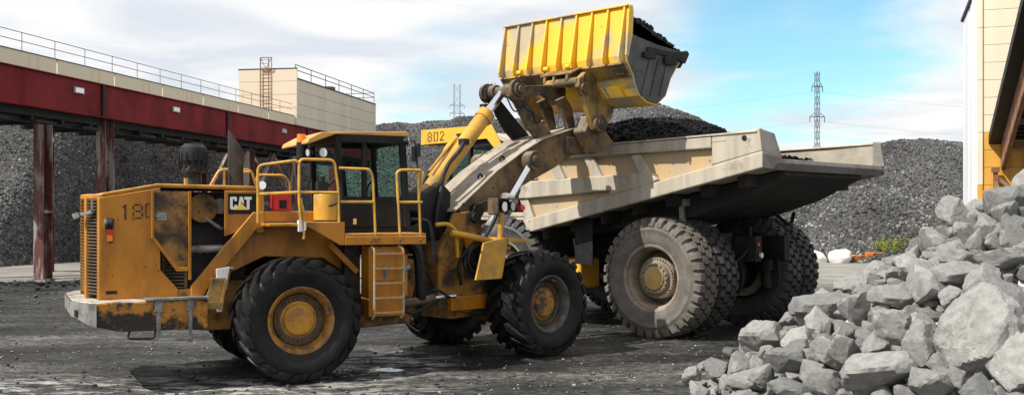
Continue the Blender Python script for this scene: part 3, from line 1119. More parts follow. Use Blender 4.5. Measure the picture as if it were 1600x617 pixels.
def strip_block(mb, sections):
    """a tread block swept through sections (theta, y, half angle, r base, r top)"""
    vs_, fs = [], []
    for th, y, hw, rb, rt in sections:
        for a, r in ((-hw, rb), (-hw * 0.80, rt), (hw * 0.80, rt), (hw, rb)):
            t = th + a
            vs_.append((r * math.cos(t), y, r * math.sin(t)))
    k = len(sections)
    for i in range(k - 1):
        for j in range(3):
            fs.append((i * 4 + j, i * 4 + j + 1, (i + 1) * 4 + j + 1, (i + 1) * 4 + j))
    fs.append((0, 3, 2, 1))
    e = (k - 1) * 4
    fs.append((e, e + 1, e + 2, e + 3))
    mb.add(vs_, fs)


def loader_lugs(mb):
    N = 21
    for side in (1, -1):
        for k in range(N):
            t0 = 2 * math.pi * (k + (0.5 if side < 0 else 0)) / N
            sec = []
            for i in range(8):
                s_ = i / 6
                y = 0.015 + 0.40 * min(s_, 1.0)
                th = t0 - 0.30 * (min(s_, 1.15) ** 1.5)
                hw = 0.078 + 0.022 * s_
                rt = 1.005 - 0.030 * min(s_, 1) ** 3
                rb = 0.89
                if i == 7:
                    y, rt, rb = 0.452, 0.90, 0.85
                sec.append((th, side * y, hw, rb, rt))
            strip_block(mb, sec)


LT = [(0.50, 0.30), (0.535, 0.345), (0.60, 0.40), (0.70, 0.437), (0.80, 0.444), (0.86, 0.432), (0.90, 0.395), (0.918, 0.30), (0.93, 0.0)]
loader_tyre = tyre_mesh('tyre', M['tyre'], LT + [(r, -y) for r, y in LT[-2::-1]], loader_lugs)


def truck_lugs(mb):
    N = 34
    p = 2 * math.pi / N
    for k in range(N):
        t0 = p * k
        for side in (1, -1):
            o = 0 if side > 0 else p / 2
            # shoulder block reaching down the side of the tyre
            strip_block(mb, [(t0 + o, side * 0.205, p * 0.30, 1.22, 1.322), (t0 + o, side * 0.235, p * 0.41, 1.22, 1.320),
                             (t0 + o, side * 0.30, p * 0.40, 1.21, 1.308), (t0 + o, side * 0.345, p * 0.37, 1.18, 1.285),
                             (t0 + o, side * 0.382, p * 0.30, 1.13, 1.175)])
            # hexagonal centre block
            th = t0 + o + p / 2
            strip_block(mb, [(th, side * 0.004, p * 0.20, 1.22, 1.324), (th, side * 0.05, p * 0.44, 1.22, 1.325),
                             (th, side * 0.14, p * 0.44, 1.22, 1.324), (th, side * 0.192, p * 0.20, 1.22, 1.323)])


TT = [(0.66, 0.26), (0.70, 0.31), (0.80, 0.352), (0.92, 0.372), (1.02, 0.370), (1.03, 0.376), (1.06, 0.376), (1.07, 0.368), (1.14, 0.355), (1.20, 0.325), (1.235, 0.27), (1.245, 0.15), (1.248, 0.0)]
TTm = TT + [(r, -y) for r, y in TT[-2::-1]]
truck_tyre = tyre_mesh('tyre', M['truck_tyre'], TTm, truck_lugs, 72)
dusty_tyre = truck_tyre.copy()
dusty_tyre.materials.clear()
dusty_tyre.materials.append(M['dusty_tyre'])


def rim_mesh(mat):
    mb = MB()
    mb.lathe([(0.30, 0.16), (0.37, 0.17), (0.385, 0.19), (0.40, 0.19), (0.415, 0.155), (0.43, 0.155), (0.445, 0.25), (0.47, 0.30), (0.49, 0.33),
              (0.515, 0.352), (0.545, 0.352), (0.55, 0.33), (0.52, 0.30), (0.50, 0.20), (0.50, -0.30), (0.53, -0.33)], n=56)
    for k in range(30):
        a = 2 * math.pi * k / 30
        mb.cyl((0.335 * math.cos(a), 0.15, 0.335 * math.sin(a)), (0.335 * math.cos(a), 0.195, 0.335 * math.sin(a)), 0.017, n=6)
    mb.lathe([(0.0, -0.25), (0.50, -0.25)], n=24)
    mb.box(-0.47, -0.425, 0.24, 0.33, -0.05, 0.06)
    return mb.mesh('wheel', mat, 35)


def bolt_ring_mesh():
    mb = MB()
    mb.lathe([(0.262, 0.150), (0.30, 0.163), (0.37, 0.173), (0.385, 0.195), (0.40, 0.195), (0.415, 0.16), (0.432, 0.158)], n=48)
    for k in range(30):
        a = 2 * math.pi * k / 30
        mb.cyl((0.335 * math.cos(a), 0.15, 0.335 * math.sin(a)), (0.335 * math.cos(a), 0.20, 0.335 * math.sin(a)), 0.019, n=6)
    return mb.mesh('bolt_ring', M['rim_dark'], 35)


BRING = bolt_ring_mesh()
hubm = MB()
hubm.lathe([(0.0, 0.235), (0.17, 0.232), (0.235, 0.225), (0.255, 0.205), (0.26, 0.17), (0.30, 0.16)], n=40)
hub_mesh = hubm.mesh('hub', M['hub'], 35)
hub_mesh2 = hub_mesh.copy()
hub_mesh2.materials.clear()
hub_mesh2.materials.append(M['dirty_hub'])
RIM1, RIM2 = rim_mesh(M['rim']), rim_mesh(M['rim_grey'])


def loader_wheel(parent, x, y, z, rz, rim, spin=0.0, name='wheel'):
    w = put('wheel', rim, parent, (x, y, z), rz)
    w.rotation_euler = (0, spin, rz)
    put('tyre', loader_tyre, w)
    put('hub', hub_mesh if rim is RIM1 else hub_mesh2, w)
    put('bolt_ring', BRING, w)
    return w


# ------------------------------------------------------------------ the wheel loader
LA = R(26.64)
L = thing('wheel_loader', 'big worn orange wheel loader tipping black ore from its raised bucket', 'wheel loader', (-4.111, 17.871, 0), LA)
Y = M['yellow']
ART = R(18.71)
HX = 2.296


def front(u, v, z):
    """front frame coordinates (u ahead of the front axle, v to the near side) in the loader's own"""
    c, s = math.cos(ART), math.sin(ART)
    x, y = HX + u, -v
    return (HX + x * c - y * s, x * s + y * c, z)


fm = front
# wheels: near ones face the camera (local +y is the outer face)
loader_wheel(L, 0, -1.305, 1.0, math.pi, RIM1, 0.3)
loader_wheel(L, 0, 1.305, 1.0, 0, RIM1, 0.9)
p = front(0, 1.305, 1.0)
loader_wheel(L, *p, ART + math.pi, RIM2, 1.3)
p = front(0, -1.305, 1.0)
loader_wheel(L, *p, ART, RIM2, 0.2)

# --- chassis of the rear half
mb = MB(flip)
mb.prism([(-2.9, 1.42), (-1.3, 1.42), (-0.9, 1.6), (0.9, 1.6), (1.4, 1.25), (2.25, 1.15), (2.25, 0.75), (1.2, 0.70), (0.6, 0.8), (-1.3, 0.8), (-2.9, 1.0)], -0.62, 0.62)
mb.build('rear_frame', M['dirty_yellow'], L, bevel=0.02)
mb = MB(flip)
mb.cyl((0, -1.0, 1.0), (0, 1.0, 1.0), 0.30, n=20)
mb.cyl((0, -0.3, 1.0), (0, 0.3, 1.0), 0.46, n=20)
mb.cyl((0, 0.86, 1.0), (0, 1.16, 1.0), 0.42, n=20)
mb.cyl((0, -0.86, 1.0), (0, -1.16, 1.0), 0.42, n=20)
mb.build('rear_axle', M['dirty_yellow'], L, smooth=40)
mb = MB(fm)
mb.cyl((0, -1.0, 1.0), (0, 1.0, 1.0), 0.30, n=20)
mb.cyl((0, -0.3, 1.0), (0, 0.3, 1.0), 0.46, n=20)
mb.cyl((0, 0.86, 1.0), (0, 1.16, 1.0), 0.42, n=20)
mb.cyl((0, -0.86, 1.0), (0, -1.16, 1.0), 0.42, n=20)
mb.build('front_axle', M['dirty_yellow'], L, smooth=40)

# --- counterweight
cw = MB(flip)
top = [(-1.42, 1.45), (-3.02, 1.45), (-3.13, 1.40), (-3.18, 1.28), (-3.335, 0.86), (-3.34, 0.5), (-3.34, -0.5), (-3.335, -0.86), (-3.18, -1.28), (-3.02, -1.45), (-1.42, -1.45)]
n_ = len(top)
bot = [(u, v, 0.92 + max(0, (-2.72 - u)) * 0.32) for u, v in top]
bot.insert(1, (-2.72, 1.45, 0.92))
vs_ = [(u, v, 1.385) for u, v in top]
vs_.insert(1, (-2.72, 1.45, 1.385))
nn = len(vs_)
cw.add(vs_ + bot, [tuple(range(nn)), tuple(range(2 * nn - 1, nn - 1, -1))] + [(i, (i + 1) % nn, nn + (i + 1) % nn, nn + i) for i in range(nn)])
cwo = cw.build('counterweight', M['yellow_rusty'], L, bevel=0.03)
mb = MB(flip)
mb.prismz([(-1.40, 1.30), (-1.40, 1.50), (-2.35, 1.50), (-2.35, 1.30)], 1.388, 1.425)
mb.build('ledge', M['grey_steel'], cwo, bevel=0.006)
mb = MB(flip)
mb.add([(-3.265, 1.085, 1.15), (-3.30, 0.985, 1.15), (-3.30, 0.985, 1.26), (-3.265, 1.085, 1.26)], [(0, 1, 2, 3)])
mb.v = [(x - 0.012, y - 0.006, z) for x, y, z in mb.v]
mb.build('tow_slot', M['dark'], cwo)
# dusty rear face plate
mb = MB(flip)
mb.add([(-3.035, 1.456, 1.375), (-3.135, 1.408, 1.375), (-3.187, 1.288, 1.375), (-3.345, 0.866, 1.375), (-3.352, 0.50, 1.375),
        (-3.352, -0.50, 1.375), (-3.345, -0.866, 1.375), (-3.345, -0.866, 1.15), (-3.352, -0.50, 1.16),
        (-3.352, 0.50, 1.16), (-3.345, 0.866, 1.15), (-3.187, 1.288, 1.08), (-3.135, 1.408, 1.055), (-3.035, 1.456, 1.02)],
       [(0, 1, 12, 13), (1, 2, 11, 12), (2, 3, 10, 11), (3, 4, 9, 10), (4, 5, 8, 9), (5, 6, 7, 8)])
mb.build('scuffed_face', M['grey_steel'], cwo)
# hanging step with straps
mb = MB(flip)
for u in (-2.155, -1.69):
    mb.box(u - 0.028, u + 0.028, 1.46, 1.49, 0.73 if u > -2 else 0.79, 1.40)
    mb.box(u - 0.06, u + 0.06, 1.452, 1.485, 1.22, 1.38)
mb.box(-2.155, -1.67, 1.455, 1.495, 0.76, 0.81)
mb.build('step', M['grey_steel'], cwo, bevel=0.005)
mb = MB(flip)
mb.tube(rounded([(-2.56, 1.40, 0.95), (-2.60, 1.45, 0.83), (-2.22, 1.45, 0.81), (-2.19, 1.42, 0.95)], 0.05), 0.018, 6)
mb.build('step', M['dark'], cwo, smooth=40)

# --- engine hood
HV = 0.95
mb = MB(flip)
mb.prism([(-2.93, 2.965), (-2.10, 3.115), (-0.58, 3.09), (-0.58, 3.155), (-2.10, 3.18), (-2.90, 3.03), (-2.95, 3.0)], -0.94, 0.94)
hood = mb.build('hood', Y, L, bevel=0.025, seg=3)
mb = MB(flip)
mb.prismz([(-2.955, 0.935), (-3.12, 0.47), (-3.16, 0.0), (-3.12, -0.47), (-2.955, -0.935), (-2.90, -0.935), (-2.90, 0.935)], 2.93, 3.012)
mb.build('rear_cap', Y, hood, bevel=0.02)
mb = MB(flip)
rp = [(-2.94, 2.955), (-2.10, 3.105), (-2.06, 3.105), (-2.06, 1.82), (-1.80, 1.52), (-1.80, 1.39), (-2.97, 1.39)]
mb.prism(rp, HV - 0.05, HV)
rear_panel = mb.build('side_panel', Y, hood, bevel=0.01)
mb = MB(flip)
mb.prism(rp, -HV, -HV + 0.05)
mb.prism([(-2.05, 3.1), (-0.58, 3.08), (-0.58, 1.45), (-1.78, 1.45)], -HV, -HV + 0.05)
mb.build('side_panel', Y, hood, bevel=0.01)
# door panel of the engine bay, dark with soot
mb = MB(flip)
mb.prism([(-2.185, 3.05), (-1.63, 3.05), (-1.63, 1.84), (-1.83, 1.84), (-2.185, 2.32)], HV + 0.005, HV + 0.03)
door = mb.build('engine_door', M['dirty_yellow'], hood, bevel=0.005)
mb = MB(flip)
for poly in ([(-2.20, 3.06), (-2.165, 3.06), (-2.165, 2.325), (-2.20, 2.32)], [(-1.645, 3.06), (-1.60, 3.06), (-1.60, 1.66), (-1.645, 1.66)],
             [(-2.20, 2.33), (-2.165, 2.35), (-1.80, 1.86), (-1.83, 1.81)], [(-1.83, 1.86), (-1.645, 1.86), (-1.645, 1.80), (-1.83, 1.80)]):
    mb.prism(poly, HV + 0.006, HV + 0.07)
mb.build('door_frame', Y, door, bevel=0.006)
mb = MB(flip)
mb.box(-2.12, -1.97, HV + 0.031, HV + 0.05, 2.60, 2.73)
mb.box(-2.14, -2.06, HV + 0.05, HV + 0.075, 2.655, 2.685)
mb.build('latch', M['grey_steel'], door)
# panel with the maker's mark, then the corner post
mb = MB(flip)
mb.prism([(-1.03, 3.08), (-0.56, 3.08), (-0.56, 2.70), (-0.84, 2.42), (-1.07, 2.34), (-1.07, 3.08)], HV - 0.05, HV)
mb.box(-0.56, -0.44, HV - 0.12, HV + 0.02, 2.40, 3.14)
mb.build('side_panel', Y, hood, bevel=0.01)
mb = MB(flip)
mb.box(-1.015, -0.565, HV + 0.001, HV + 0.006, 2.70, 3.035)
logo = mb.build('badge', M['letter_black'], hood)
logo.data.materials.clear()
logo.data.materials.append(M['dark'])


def letters_cat(mb, u, z, w, h, v0, v1):
    def P(poly):
        mb.prism([(u + x * w, z + y * h) for x, y in poly], v0, v1)
    P([(0.04, 0.0), (0.0, 0.08), (0.0, 0.92), (0.04, 1.0), (0.12, 1.0), (0.12, 0.0)])
    P([(0.12, 1.0), (0.26, 1.0), (0.31, 0.92), (0.31, 0.66), (0.20, 0.66), (0.20, 0.80), (0.12, 0.80)])
    P([(0.12, 0.0), (0.26, 0.0), (0.31, 0.08), (0.31, 0.36), (0.20, 0.36), (0.20, 0.20), (0.12, 0.20)])
    P([(0.45, 1.0), (0.58, 1.0), (0.62, 0.72), (0.515, 0.72)])
    P([(0.45, 1.0), (0.515, 0.72), (0.475, 0.42), (0.38, 0.30)])
    P([(0.515, 0.72), (0.62, 0.72), (0.655, 0.42), (0.51, 0.60)])
    P([(0.66, 1.0), (1.0, 1.0), (1.0, 0.78), (0.90, 0.78), (0.90, 0.0), (0.77, 0.0), (0.77, 0.78), (0.66, 0.78)])


mb = MB(flip)
letters_cat(mb, -0.985, 2.775, 0.345, 0.205, HV + 0.007, HV + 0.012)
mb.build('lettering', M['letter_white'], hood)
mb = MB(flip)
mb.prism([(-0.93, 2.77), (-0.70, 2.77), (-0.815, 2.885)], HV + 0.013, HV + 0.017)
mb.build('emblem', M['letter_yellow'], hood)


def stroke_digit(mb, ch, pos, s, flipx, v0, v1):
    """stencil numerals made of separate strokes"""
    t = 0.16
    seg = {
        '1': [[(0.42, 0.0), (0.62, 0.0), (0.62, 0.76), (0.42, 0.76)], [(0.42, 0.82), (0.62, 0.82), (0.62, 1.5), (0.46, 1.5), (0.22, 1.26), (0.30, 1.14), (0.42, 1.22)]],
        '8': [[(0.12, 1.5), (0.88, 1.5), (0.80, 1.34), (0.20, 1.34)], [(0.12, 0.0), (0.88, 0.0), (0.80, 0.16), (0.20, 0.16)],
              [(0.22, 0.68), (0.78, 0.68), (0.78, 0.84), (0.22, 0.84)], [(0.0, 0.16), (0.17, 0.24), (0.17, 0.62), (0.0, 0.68)],
              [(0.83, 0.24), (1.0, 0.16), (1.0, 0.68), (0.83, 0.62)], [(0.0, 0.84), (0.17, 0.90), (0.17, 1.28), (0.0, 1.34)], [(0.83, 0.90), (1.0, 0.84), (1.0, 1.34), (0.83, 1.28)]],
        '0': [[(0.0, 0.14), (0.10, 0.0), (0.40, 0.0), (0.40, 0.16), (0.18, 0.20), (0.18, 1.30), (0.40, 1.34), (0.40, 1.5), (0.10, 1.5), (0.0, 1.36)],
              [(0.60, 0.0), (0.90, 0.0), (1.0, 0.14), (1.0, 1.36), (0.90, 1.5), (0.60, 1.5), (0.60, 1.34), (0.82, 1.30), (0.82, 0.20), (0.60, 0.16)]],
        '2': [[(0.0, 0.0), (1.0, 0.0), (1.0, 0.17), (0.0, 0.17)], [(0.04, 0.22), (0.26, 0.22), (0.74, 0.70), (0.56, 0.78)], [(0.82, 0.80), (1.0, 0.84), (1.0, 1.30), (0.82, 1.24)],
              [(0.58, 0.80), (0.74, 0.73), (0.80, 0.80), (0.80, 1.0)], [(0.08, 1.36), (0.92, 1.36), (0.80, 1.5), (0.18, 1.5)], [(0.0, 1.05), (0.18, 1.05), (0.18, 1.30), (0.0, 1.30)]]}
    for poly in seg[ch]:
        mb.prism([(pos[0] + (-x if flipx else x) * s, pos[1] + y * s) for x, y in poly], v0, v1)


for i, ch in enumerate('180'):
    mb = MB(flip)
    stroke_digit(mb, ch, (-2.66 + i * 0.185, 2.615 + i * 0.012), 0.155, False, HV + 0.001, HV + 0.004)
    mb.build('numeral', M['letter_black'], hood)
mb = MB(flip)
mb.box(-2.86, -2.70, HV + 0.001, HV + 0.006, 1.47, 1.52)
mb.build('nameplate', M['dark'], hood)
# rear radiator grille: frame and slats
mb = MB(flip)
for poly in ([(-2.955, 0.955), (-2.985, 0.87), (-2.93, 0.87), (-2.90, 0.955)], [(-2.955, -0.955), (-2.985, -0.87), (-2.93, -0.87), (-2.90, -0.955)],
             [(-3.11, 0.50), (-3.135, 0.43), (-3.08, 0.43), (-3.06, 0.50)], [(-3.11, -0.50), (-3.135, -0.43), (-3.08, -0.43), (-3.06, -0.50)]):
    mb.prismz(poly, 1.39, 2.955)
grille = mb.build('grille', Y, L, bevel=0.006)
mb = MB(flip)
for k in range(30):
    z = 1.46 + k * 0.05
    mb.prismz([(-2.965, 0.875), (-3.10, 0.50), (-3.06, 0.48), (-2.92, 0.86)], z, z + 0.018)
    mb.prismz([(-3.125, 0.435), (-3.125, -0.435), (-3.08, -0.435), (-3.08, 0.435)], z, z + 0.018)
    mb.prismz([(-2.965, -0.875), (-3.10, -0.50), (-3.06, -0.48), (-2.92, -0.86)], z, z + 0.018)
so = mb.build('slats', M['brown_steel'], grille)
so['kind'] = 'stuff'
mb = MB(flip)
mb.prismz([(-2.87, 0.86), (-3.02, 0.45), (-3.02, -0.45), (-2.87, -0.86)], 1.40, 2.94)
mb.build('radiator_core', M['dark'], grille)
mb = MB(flip)
mb.bar((-3.05, 0.82, 2.70), (-3.05, 0.82, 2.93), 0.04, 0.03)
mb.bar((-3.02, 0.80, 2.74), (-3.20, 0.55, 2.70), 0.04, 0.05)
mb.bar((-3.20, 0.55, 2.70), (-3.28, 0.50, 2.66), 0.10, 0.08)
mb.build('grab_handle', M['grey_steel'], grille)
# tail lamp cluster
mb = MB(flip)
mb.cyl((-2.86, HV + 0.02, 2.56), (-2.76, HV + 0.05, 2.555), 0.085, n=18)
mb.box(-2.83, -2.76, HV, HV + 0.05, 2.27, 2.50)
tl = mb.build('tail_lamp', M['plastic'], L, smooth=35)
mb = MB(flip)
mb.cyl((-2.875, HV + 0.018, 2.56), (-2.862, HV + 0.02, 2.56), 0.072, n=18)
mb.cyl((-2.83, HV + 0.045, 2.56), (-2.815, HV + 0.062, 2.56), 0.070, n=18)
mb.build('lens', M['lamp_glass'], tl, smooth=35)
mb = MB(flip)
mb.box(-2.845, -2.765, HV + 0.051, HV + 0.075, 2.385, 2.47)
mb.build('lens', M['red_lamp'], tl)
mb = MB(flip)
mb.box(-2.85, -2.77, HV + 0.051, HV + 0.075, 2.285, 2.38)
mb.build('lens', M['orange_lamp'], tl)
# engine bay
mb = MB(flip)
mb.box(-2.6, -0.62, -0.88, 0.40, 1.4, 3.06)
mb.build('engine_block', M['engine_dark'], L)
mb = MB(flip)
mb.cyl((-1.36, 0.40, 2.80), (-1.36, 0.66, 2.80), 0.24, n=24)
mb.build('air_filter', M['dirty_yellow'], L, smooth=40, bevel=0.01)
mb = MB(flip)
mb.cyl((-1.07, 0.41, 2.83), (-1.07, 0.60, 2.83), 0.13, n=18)
mb.build('filter', M['grey_steel'], L, smooth=40)
mb = MB(flip)
mb.tube([(-1.62, 0.72, 2.13), (-1.36, 0.72, 2.135), (-1.05, 0.72, 2.14)], 0.062, 12)
mb.cyl((-1.44, 0.72, 2.13), (-1.41, 0.72, 2.13), 0.072, n=12)
mb.cyl((-1.32, 0.72, 2.13), (-1.29, 0.72, 2.13), 0.072, n=12)
mb.tube(curve([(-1.45, 0.6, 2.75), (-1.2, 0.66, 2.55), (-1.05, 0.66, 2.45)]), 0.03, 8)
mb.build('coolant_pipe', M['grey_steel'], L, smooth=40)
mb = MB(flip)
for k in range(9):
    mb.box(-2.0, -1.66, HV - 0.12, HV - 0.09, 1.53 + k * 0.055, 1.545 + k * 0.055)
mb.box(-1.68, -1.64, HV - 0.13, HV - 0.10, 1.5, 1.85)
mb.box(-2.02, -1.99, HV - 0.13, HV - 0.10, 1.5, 2.1)
mb.build('side_louvres', M['brown_steel'], L)
mb = MB(flip)
mb.box(-1.80, -1.42, HV - 0.06, HV - 0.01, 1.39, 1.51)
mb.build('sill', M['dirty_yellow'], L, bevel=0.01)
# slanting brace
mb = MB(flip)
mb.prism([(-0.45, 2.73), (-0.62, 2.73), (-1.60, 1.55), (-1.60, 1.39), (-1.42, 1.39), (-1.35, 1.50), (-0.56, 2.46), (-0.45, 2.46)], HV - 0.05, HV + 0.05)
mb.build('brace', Y, L, bevel=0.012)
# wheel arch body and the belt above it
mb = MB(flip)
mb.prism([(-1.25, 1.55), (-0.60, 2.50), (0.95, 2.50), (0.95, 2.06), (0.98, 1.7), (0.6, 1.95), (-0.4, 2.0), (-0.95, 1.75), (-1.0, 1.45)], -0.83, 0.83)
mb.build('rear_body', Y, L, bevel=0.015)
mb = MB(flip)
mb.box(-0.44, 0.42, -0.9, 0.93, 2.565, 2.745)
mb.box(-0.5, 0.05, 0.9, 1.55, 2.50, 2.55)
mb.build('rear_deck', Y, L, bevel=0.012)
mb = MB(flip)
mb.box(-0.03, 0.03, 1.50, 1.60, 2.42, 2.60)
mb.box(0.06, 0.09, 1.50, 1.61, 2.44, 2.575)
mb.build('bracket', M['white'], L)
# mud plate ahead of the rear wheel
mb = MB(flip)
mb.prism([(-1.25, 1.83), (-1.04, 1.86), (-1.165, 1.15), (-1.235, 1.15)], 1.17, 1.20)
mb.build('mud_plate', M['white'], L, bevel=0.004)
mb = MB(flip)
mb.prism([(-1.325, 1.66), (-1.14, 1.66), (-1.18, 1.30), (-1.44, 1.32)], 1.24, 1.27)
mb.box(-1.34, -1.12, 1.22, 1.29, 1.655, 1.69)
mb.prism([(-1.14, 1.66), (-1.11, 1.66), (-1.17, 1.2), (-1.20, 1.2)], 1.24, 1.31)
mb.prism([(-1.44, 1.325), (-1.18, 1.305), (-1.20, 1.2), (-1.44, 1.22)], 1.24, 1.31)
mb.build('toolbox', M['hitch'], L)
mb = MB(flip)
mb.cyl((-1.06, 1.10, 1.82), (-0.96, 1.10, 1.82), 0.03, n=10)
mb.build('bolt', M['brown_steel'], L, smooth=30)

# --- platform beside the cab
mb = MB(flip)
mb.box(0.74, 2.16, 0.84, 1.60, 2.33, 2.375)
mb.box(0.74, 2.16, 1.56, 1.61, 2.19, 2.329)
mb.box(2.12, 2.16, 0.84, 1.555, 2.19, 2.329)
mb.build('platform', Y, L, bevel=0.008)
mb = MB(flip)
mb.box(0.74, 2.16, -1.60, -0.84, 2.33, 2.375)
mb.build('platform', Y, L, bevel=0.008)
mb = MB(flip)
for u in (1.18, 1.26, 1.27, 1.69, 2.06):
    mb.cyl((u, 1.61, 2.25), (u, 1.635, 2.25), 0.018, n=8)
    mb.cyl((u + 0.05, 1.61, 2.29), (u + 0.05, 1.63, 2.29), 0.014, n=8)
mb.build('bolts', M['brown_steel'], L)
mb = MB(flip)
mb.prism([(0.10, 2.57), (0.735, 2.57), (0.735, 2.19), (0.66, 2.19), (0.10, 2.50)], 1.52, 1.60)
mb.prism([(0.10, 2.57), (0.735, 2.57), (0.735, 2.50), (0.10, 2.50)], 0.86, 1.515)
mb.build('fender_step', Y, L, bevel=0.012)
mb = MB(flip)
mb.bar((0.62, 1.1, 2.2), (1.1, 1.1, 1.72), 0.07, 0.09)
mb.build('strut', Y, L)
mb = MB(flip)
mb.box(1.19, 1.80, 1.05, 1.46, 0.98, 2.16)
mb.box(1.80, 1.92, 1.05, 1.36, 1.30, 2.0)
lad = mb.build('ladder_box', M['yellow'], L, bevel=0.015)
mb = MB(flip)
mb.box(1.27, 1.66, 1.461, 1.485, 1.58, 2.11)
mb.build('hatch', M['yellow'], lad, bevel=0.006)
mb = MB(flip)
mb.box(1.45, 1.49, 1.486, 1.52, 1.63, 1.85)
mb.build('latch', M['grey_steel'], lad)
mb = MB(flip)
for u in (1.24, 1.75):
    mb.tube(rounded([(u - 0.04 if u < 1.5 else u - 0.07, 1.56, 2.16), (u, 1.61, 2.11), (u, 1.61, 1.02), (u - 0.02, 1.56, 0.96)], 0.05), 0.022, 8)
for k in range(5):
    mb.box(1.24, 1.75, 1.585, 1.635, 1.045 + k * 0.245, 1.075 + k * 0.245)
mb.build('ladder', M['ladder'], L, smooth=40)
mb = MB(flip)
mb.box(0.90, 1.185, -0.8, 1.04, 0.95, 2.3)
mb.box(0.80, 2.2, -0.8, 0.95, 2.0, 2.325)
mb.build('hydraulic_tank', M['engine_dark'], L, bevel=0.02)
mb = MB(flip)
mb.cyl((1.80, 1.5, 1.76), (1.90, 1.52, 1.82), 0.045, n=10)
mb.build('filler_cap', M['grey_steel'], L, smooth=40)

# --- cab
cab = MB(flip)
def frame_bar(a, b, w=0.09):
    cab.bar(a, b, w, w)
CV = 0.80
cab.box(0.86, 2.14, -CV, CV, 2.37, 2.47)
for s in (1, -1):
    cab.box(0.86, 2.10, s * CV - 0.03, s * CV + 0.03, 2.471, 3.0)
    frame_bar((0.90, s * CV, 2.45), (0.86, s * CV, 4.05), 0.10)
    frame_bar((1.33, s * CV, 3.0), (1.33, s * CV, 4.05), 0.085)
    frame_bar((2.12, s * CV, 2.45), (2.02, s * CV, 4.05), 0.11)
    frame_bar((0.88, s * CV, 3.99), (2.02, s * CV, 3.99), 0.13)
cab.box(0.87, 0.93, -CV + 0.05, CV - 0.05, 2.471, 2.86)
cab.box(2.07, 2.13, -CV + 0.05, CV - 0.05, 2.471, 2.75)
frame_bar((0.87, -CV, 3.99), (0.87, CV, 3.99), 0.13)
frame_bar((2.02, -CV, 3.99), (2.02, CV, 3.99), 0.13)
cabo = cab.build('cab', M['dark'], L, bevel=0.012)
def pane(pts):
    mb = MB(flip)
    a = [Vector(p) for p in pts]
    nrm = (a[1] - a[0]).cross(a[2] - a[0]).normalized() * 0.006
    mb.add([tuple(p - nrm) for p in a] + [tuple(p + nrm) for p in a], [(0, 1, 2, 3), (7, 6, 5, 4), (0, 4, 5, 1), (1, 5, 6, 2), (2, 6, 7, 3), (3, 7, 4, 0)])
    mb.build('window_pane', M['glass'], cabo)
for s in (1, -1):
    pane([(0.93, s * CV, 3.0), (1.29, s * CV, 3.0), (1.29, s * CV, 3.93), (0.93, s * CV, 3.93)])
    pane([(1.37, s * CV, 3.0), (2.02, s * CV, 3.0), (1.97, s * CV, 3.93), (1.37, s * CV, 3.93)])
pane([(0.90, -0.74, 2.87), (0.90, 0.74, 2.87), (0.865, 0.74, 3.93), (0.865, -0.74, 3.93)])
pane([(2.10, -0.74, 2.76), (2.10, 0.74, 2.76), (2.03, 0.74, 3.93), (2.03, -0.74, 3.93)])
mb = MB(flip)
mb.prism([(0.30, 3.90), (0.34, 3.97), (0.55, 4.085), (2.08, 4.145), (2.14, 4.11), (2.13, 4.06), (0.80, 4.06), (0.60, 3.985), (0.44, 3.92), (0.32, 3.88)], -0.87, 0.87)
mb.build('cab_roof', M['cab_roof'], L, bevel=0.03, seg=3)
mb = MB(flip)
mb.box(1.15, 1.65, -0.28, 0.26, 2.78, 2.92)
mb.prism([(1.10, 2.9), (1.24, 2.9), (1.16, 3.62), (1.04, 3.60)], -0.26, 0.24)
mb.box(1.2, 1.5, -0.12, 0.12, 2.47, 2.78)
st = mb.build('operator_seat', M['seat'], cabo, bevel=0.04)
mb = MB(flip)
mb.prism([(1.00, 3.0), (1.045, 3.0), (1.02, 3.56), (0.985, 3.5)], -0.16, 0.2)
mb.build('red_jacket', M['red_box'], cabo, bevel=0.03)
mb = MB(flip)
mb.tube([(1.9, 0, 2.5), (1.75, 0, 3.12)], 0.045, 8)
mb.tube([(1.72 + 0.04 * math.cos(a), 0.2 * math.sin(a), 3.14 + 0.16 * math.cos(a)) for a in [k * math.pi / 8 for k in range(17)]], 0.016, 6)
mb.box(1.85, 2.06, -0.6, 0.6, 2.5, 2.98)
mb.build('dashboard', M['plastic'], cabo, smooth=40)
mb = MB(flip)
mb.cyl((0.33, 0.42, 3.70), (0.33, 0.42, 3.93), 0.085, n=16)
mb.cyl((0.33, 0.42, 3.64), (0.33, 0.42, 3.698), 0.10, n=16)
bc = mb.build('beacon_base', M['plastic'], L, smooth=40)
mb = MB(flip)
mb.cyl((0.33, 0.42, 3.932), (0.33, 0.42, 4.07), 0.082, 0.072, n=18)
mb.build('beacon', M['orange_lamp'], bc, smooth=40)


def work_lamp(mp, c, d, r=0.075, parent=L):
    c, d = Vector(c), Vector(d).normalized()
    mb = MB(mp)
    mb.cyl(c - d * 0.09, c, r * 0.7, r, n=16)
    o = mb.build('work_lamp', M['plastic'], parent, smooth=40)
    mb = MB(mp)
    mb.cyl(c + d * 0.002, c + d * 0.012, r * 0.88, n=16)
    mb.build('lens', M['lamp_glass'], o, smooth=40)


work_lamp(flip, (0.60, 0.84, 3.74), (-0.8, 0.6, -0.1), 0.09)
work_lamp(flip, (0.38, 0.66, 3.74), (-1, 0.2, -0.1), 0.07)
work_lamp(flip, (-0.47, 0.98, 3.17), (-0.6, 0.8, 0), 0.08)
